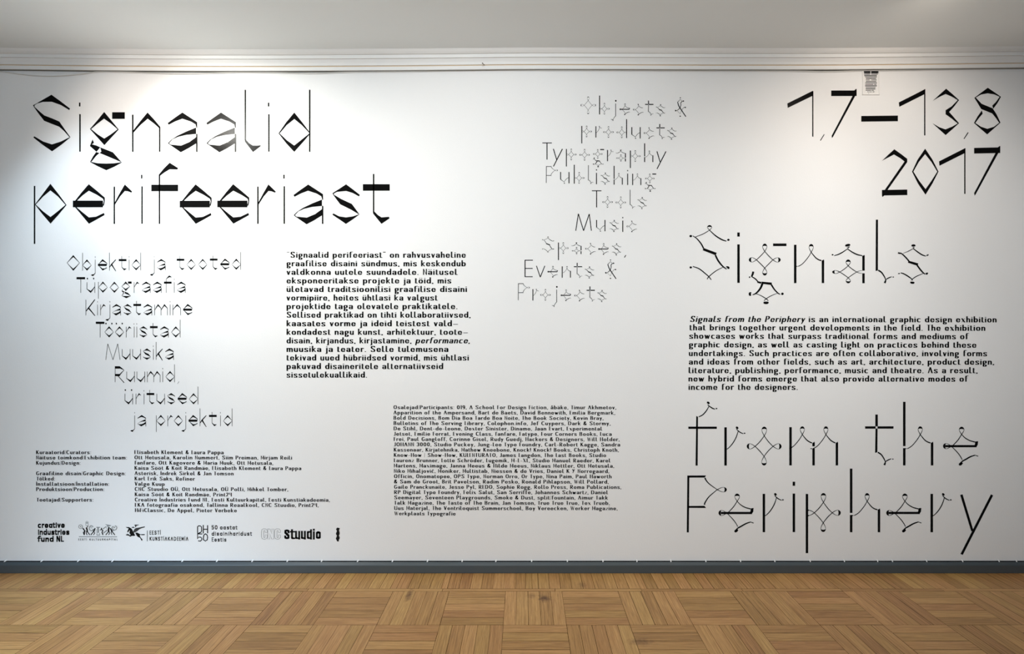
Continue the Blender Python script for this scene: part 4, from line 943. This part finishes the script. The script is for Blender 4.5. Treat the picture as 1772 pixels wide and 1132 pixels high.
# 3 winged horse
r = group_lettering('sponsor_logo', 'black winged horse and rider logo beside two lines of narrow capitals', (217, 937), 'logo', 'sponsor logos under the credits')
K3 = (212, 900, 26.96)
hp = []
for P in ([(280, 405), (330, 392), (400, 400), (450, 430), (490, 520), (505, 585), (540, 610), (600, 735), (500, 745), (430, 738), (405, 768), (345, 778), (320, 752), (372, 735), (368, 655), (328, 630), (328, 560), (350, 500), (325, 480), (292, 540), (262, 578), (222, 562), (240, 500), (265, 450)],
          [(150, 318), (210, 328), (300, 330), (370, 362), (430, 415), (400, 425), (330, 402), (255, 385), (200, 365)],
          [(600, 590), (700, 588), (770, 630), (830, 662), (1045, 658), (1045, 697), (940, 708), (850, 690), (812, 700), (815, 750), (880, 850), (938, 905), (920, 972), (878, 945), (850, 880), (820, 830), (740, 795), (680, 750), (640, 680)],
          [(545, 258), (590, 212), (640, 218), (785, 218), (720, 252), (650, 266), (632, 330), (604, 345), (590, 290), (600, 260)], [(428, 350), (470, 318), (565, 325), (552, 375), (515, 380), (498, 345), (455, 382)]):
    hp += shape(P, *K3)
put('horse', hp, M_PRINT, r)
wp = shape([(515, 520), (556, 430), (620, 378), (780, 350), (900, 325), (1050, 293), (1042, 340), (900, 382), (800, 425), (740, 475), (690, 522), (620, 562), (500, 605), (468, 562)], *K3)
wp += shape([(160, 690), (240, 640), (300, 668), (385, 725), (385, 752), (330, 745), (250, 728), (175, 716)], *K3)
put('wing', wp, M_MID, r)
put('rule', shape([(1140, 488), (1184, 488), (1180, 990), (1136, 990)], *K3), M_GREY, r)
put('text_line', draw_line('EESTI', 258.9, 278.3, 925.0, 925.0, 0.60, (.95, .95), 3.0, 5), M_PRINT, r)
put('text_line', draw_line('KUNSTIAKADEEMIA', 258.9, 326.0, 935.3, 935.5, 0.58, (.95, .95), 2.6, 5), M_PRINT, r)
# 4 monogram over numerals
r = group_lettering('sponsor_logo', 'thin-lined black monogram above the number 50, beside three lines of small text', (341, 937), 'logo', 'sponsor logos under the credits')
K4 = (335, 900, 16.11)
mp_ = []
for P in ([(114, 365), (114, 190), (135, 165), (185, 163), (222, 190), (226, 300), (205, 345), (150, 372)], [(114, 395), (170, 350)], [(235, 388), (114, 390), (114, 515), (150, 478), (200, 478), (230, 512), (230, 548), (195, 588), (140, 582)],
          [(272, 150), (272, 365)], [(392, 155), (392, 360)], [(272, 258), (392, 258)], [(332, 385), (290, 415), (275, 480), (278, 550), (330, 586), (382, 552), (392, 480), (378, 415), (332, 385)]):
    mp_ += pen(P, 27, *K4)
put('monogram', mp_, M_PRINT, r)
for t, x0, x1, y in (('50 @@st@t', 366.1, 410.8, 916.0), ('dis@inih@ridust', 366.2, 436.0, 926.7), ('Eestis', 366.4, 392.0, 937.0)):
    put('text_line', draw_line(t, x0, x1, y, y, 0.64, (.85, .9), 1.9, 4.2), M_PRINT, r)
# 5 outlined and solid wordmark
r = group_lettering('sponsor_logo', 'wordmark of three outlined capitals followed by a heavy condensed black word', (451, 934), 'logo', 'sponsor logos under the credits')
K5 = (445, 905, 11.43)
def outline(P): return pen(P + [P[0]], 5.5, *K5)
Cc = [(85, 180), (95, 130), (135, 114), (180, 122), (200, 150), (200, 190), (158, 190), (158, 158), (140, 148), (130, 160), (130, 285), (142, 298), (158, 285), (158, 238), (200, 238), (200, 285), (180, 315), (140, 324), (98, 312), (85, 270)]
Nn = [(210, 120), (255, 120), (292, 215), (292, 120), (332, 120), (332, 320), (290, 320), (250, 215), (250, 320), (210, 320)]
for P in (Cc, Nn, [(x + 262, y) for x, y in Cc]): put('outlined_letter', outline(P), M_MID, r)
HV = [[[(622, 190), (620, 160), (590, 145), (560, 158), (558, 190), (590, 222), (622, 255), (620, 292), (590, 305), (560, 292), (555, 262)]],
      [[(690, 140), (690, 290), (705, 306), (735, 304)], [(665, 175), (735, 175)]], [[(770, 172), (770, 290), (785, 303), (820, 300)], [(833, 172), (833, 315)]], [[(886, 172), (886, 290), (900, 303), (935, 300)], [(945, 172), (945, 315)]],
      [[(1002, 185), (1002, 285), (1020, 303), (1050, 300)], [(1002, 190), (1020, 175), (1055, 178)], [(1066, 140), (1066, 315)]], [[(1122, 180), (1122, 315)], [(1122, 130), (1122, 142)]], [[(1182, 200), (1182, 285), (1210, 300), (1240, 285), (1240, 200), (1210, 180), (1182, 200)]]]
for Lt in HV:
    pol = []
    for P in Lt:
        for p, q in zip(P, P[1:]):
            c = [(a + sx * 19, b + sy * 14) for a, b in (p, q) for sx in (-1, 1) for sy in (-1, 1)]
            pol += shape(hull(c), *K5)
    put('heavy_letter', pol, M_PRINT, r)
# 6 stacked blob
r = put('sponsor_logo', shape([(1582, 92), (1635, 102), (1622, 150), (1632, 185), (1634, 215), (1618, 252), (1634, 285), (1632, 310), (1614, 340), (1618, 366), (1580, 366), (1575, 345), (1558, 318), (1560, 300), (1578, 255), (1560, 222), (1560, 205), (1578, 160), (1560, 125)], *K5), M_PRINT, empty('tmp'))
bpy.data.objects.remove(r.parent); r.parent = None
tag(r, 'small solid black wavy column symbol, last of the logo row at its end', 'logo', 'sponsor logos under the credits')

# ------------------------------------------------------------------ ventilation grille under the cornice
vx = lambda v: 1480 + v / 14.16
vy = lambda v: 100 + v / 14.16
c0 = px(vx(375), vy(915))
gr = empty('ventilation_grille', (c0.x, 0, c0.z))
tag(gr, 'white painted ventilation grille with dark slots, tight under the cornice above the dates', 'vent')
def gbox(V, Fc, x0, x1, ya, yb, p0, p1):
    a, b = px(vx(x0), vy(yb)), px(vx(x1), vy(ya))
    box_geo(V, Fc, a.x - c0.x, b.x - c0.x, -p1, -p0, a.z - c0.z, b.z - c0.z)
V, Fc = [], []; gbox(V, Fc, 195, 560, 300, 890, 0.0002, 0.0008); mesh('duct_opening', V, Fc, M_GAP, gr)
rows = [(340, 24, [(205, 368), (385, 575)]), (373, 14, [(212, 368), (385, 572)]), (403, 11, [(210, 365), (382, 548)]), (440, 13, [(215, 525)]), (472, 10, [(235, 525)]), (510, 12, [(255, 505)]), (545, 9, [(252, 350), (385, 517)]),
        (583, 11, [(255, 510)]), (618, 10, [(240, 525)]), (656, 10, [(240, 440), (455, 515)]), (692, 12, [(235, 525)]), (728, 9, [(250, 495)]), (765, 12, [(250, 490)]), (800, 9, [(248, 385), (395, 452)]), (838, 9, [(292, 325), (340, 375), (385, 405), (425, 465)]), (872, 8, [(315, 330)])]
V, Fc = [], []
y = 300
for yc, h_, gaps in rows:
    h_ *= 1.75
    gbox(V, Fc, 185, 572, y, yc - h_ / 2, 0.0008, 0.0017)
    x = 185
    for a, b in gaps:
        gbox(V, Fc, x, a, yc - h_ / 2, yc + h_ / 2, 0.0008, 0.0016); x = b
    if x < 572: gbox(V, Fc, x, 572, yc - h_ / 2, yc + h_ / 2, 0.0008, 0.0016)
    y = yc + h_ / 2
gbox(V, Fc, 185, 572, y, 898, 0.0008, 0.0017)
mesh('slatted_plate', V, Fc, M_GRILLE, gr)
V, Fc = [], []
gbox(V, Fc, 165, 188, 300, 912, 0.0, 0.0048); gbox(V, Fc, 565, 588, 300, 912, 0.0, 0.0048); gbox(V, Fc, 165, 588, 892, 915, 0.0, 0.0048)
fr = mesh('rim', V, Fc, M_GRILLE, gr)
bv = fr.modifiers.new('bevel', 'BEVEL'); bv.width = 0.0015; bv.segments = 2

# ------------------------------------------------------------------ cable along the cornice, nail in it
CAB = [(-120, 119.5), (-40, 121.5), (0, 123.6), (25, 127), (52, 130), (78, 131.6), (112, 130.8), (145, 127.6), (165, 124.6), (188, 124.0), (225, 125.2), (280, 126.9), (330, 127.4), (380, 126.2), (425, 125.0), (480, 125.8), (520, 126.9), (555, 126.8), (590, 125.4), (630, 124.4), (700, 123.8),
       (780, 122.6), (860, 121.6), (950, 121.8), (1050, 121.9), (1150, 122.3), (1250, 122.6), (1330, 122.8), (1385, 123.2), (1420, 124.2), (1450, 123.8), (1490, 122.4), (1540, 122.0), (1600, 121.0), (1680, 119.4), (1772, 118.0), (1850, 116.0)]
def tube(name, P, rad, material, n=8):
    V, Fc = [], []
    for i, p in enumerate(P):
        d = (P[min(i + 1, len(P) - 1)] - P[max(i - 1, 0)]).normalized()
        u = d.cross(Vector((0, 1, 0))).normalized(); v = d.cross(u)
        V += [p + (u * math.cos(2 * math.pi * k / n) + v * math.sin(2 * math.pi * k / n)) * rad for k in range(n)]
        if i:
            a = (i - 1) * n
            Fc += [(a + k, a + (k + 1) % n, a + n + (k + 1) % n, a + n + k) for k in range(n)]
    Fc += [tuple(range(n))[::-1], tuple(range(len(V) - n, len(V)))]
    return mesh(name, V, Fc, material, None, True)
co = tube('cable', [px(x, y, 0.0036) for x, y in crom(CAB, 6)], 0.0030, M_CABLE)
tag(co, 'thin white cable running under the cornice, sagging loose at the left end', 'cable')

p0, p1 = px(835, 109.5, 0.052), px(838.5, 112.6, 0.020)
nail = empty('nail', p1)
tag(nail, 'tiny dark nail sticking out of the cornice above the bright patch of wall', 'nail')
def rod(name, a, b, rad, m, root, n=8):
    a, b = Vector(a) - root.location, Vector(b) - root.location
    d = (b - a).normalized(); u = d.orthogonal().normalized(); v = d.cross(u)
    V = [c + (u * math.cos(2 * math.pi * i / n) + v * math.sin(2 * math.pi * i / n)) * rad for c in (a, b) for i in range(n)]
    Fc = [(i, (i + 1) % n, n + (i + 1) % n, n + i) for i in range(n)] + [tuple(range(n))[::-1], tuple(range(n, 2 * n))]
    return mesh(name, V, Fc, m, root)
rod('shank', p1, p0, 0.0016, M_STEEL, nail)
rod('nail_head', p0, Vector(p0) + (Vector(p0) - Vector(p1)).normalized() * 0.002, 0.0034, M_STEEL, nail)
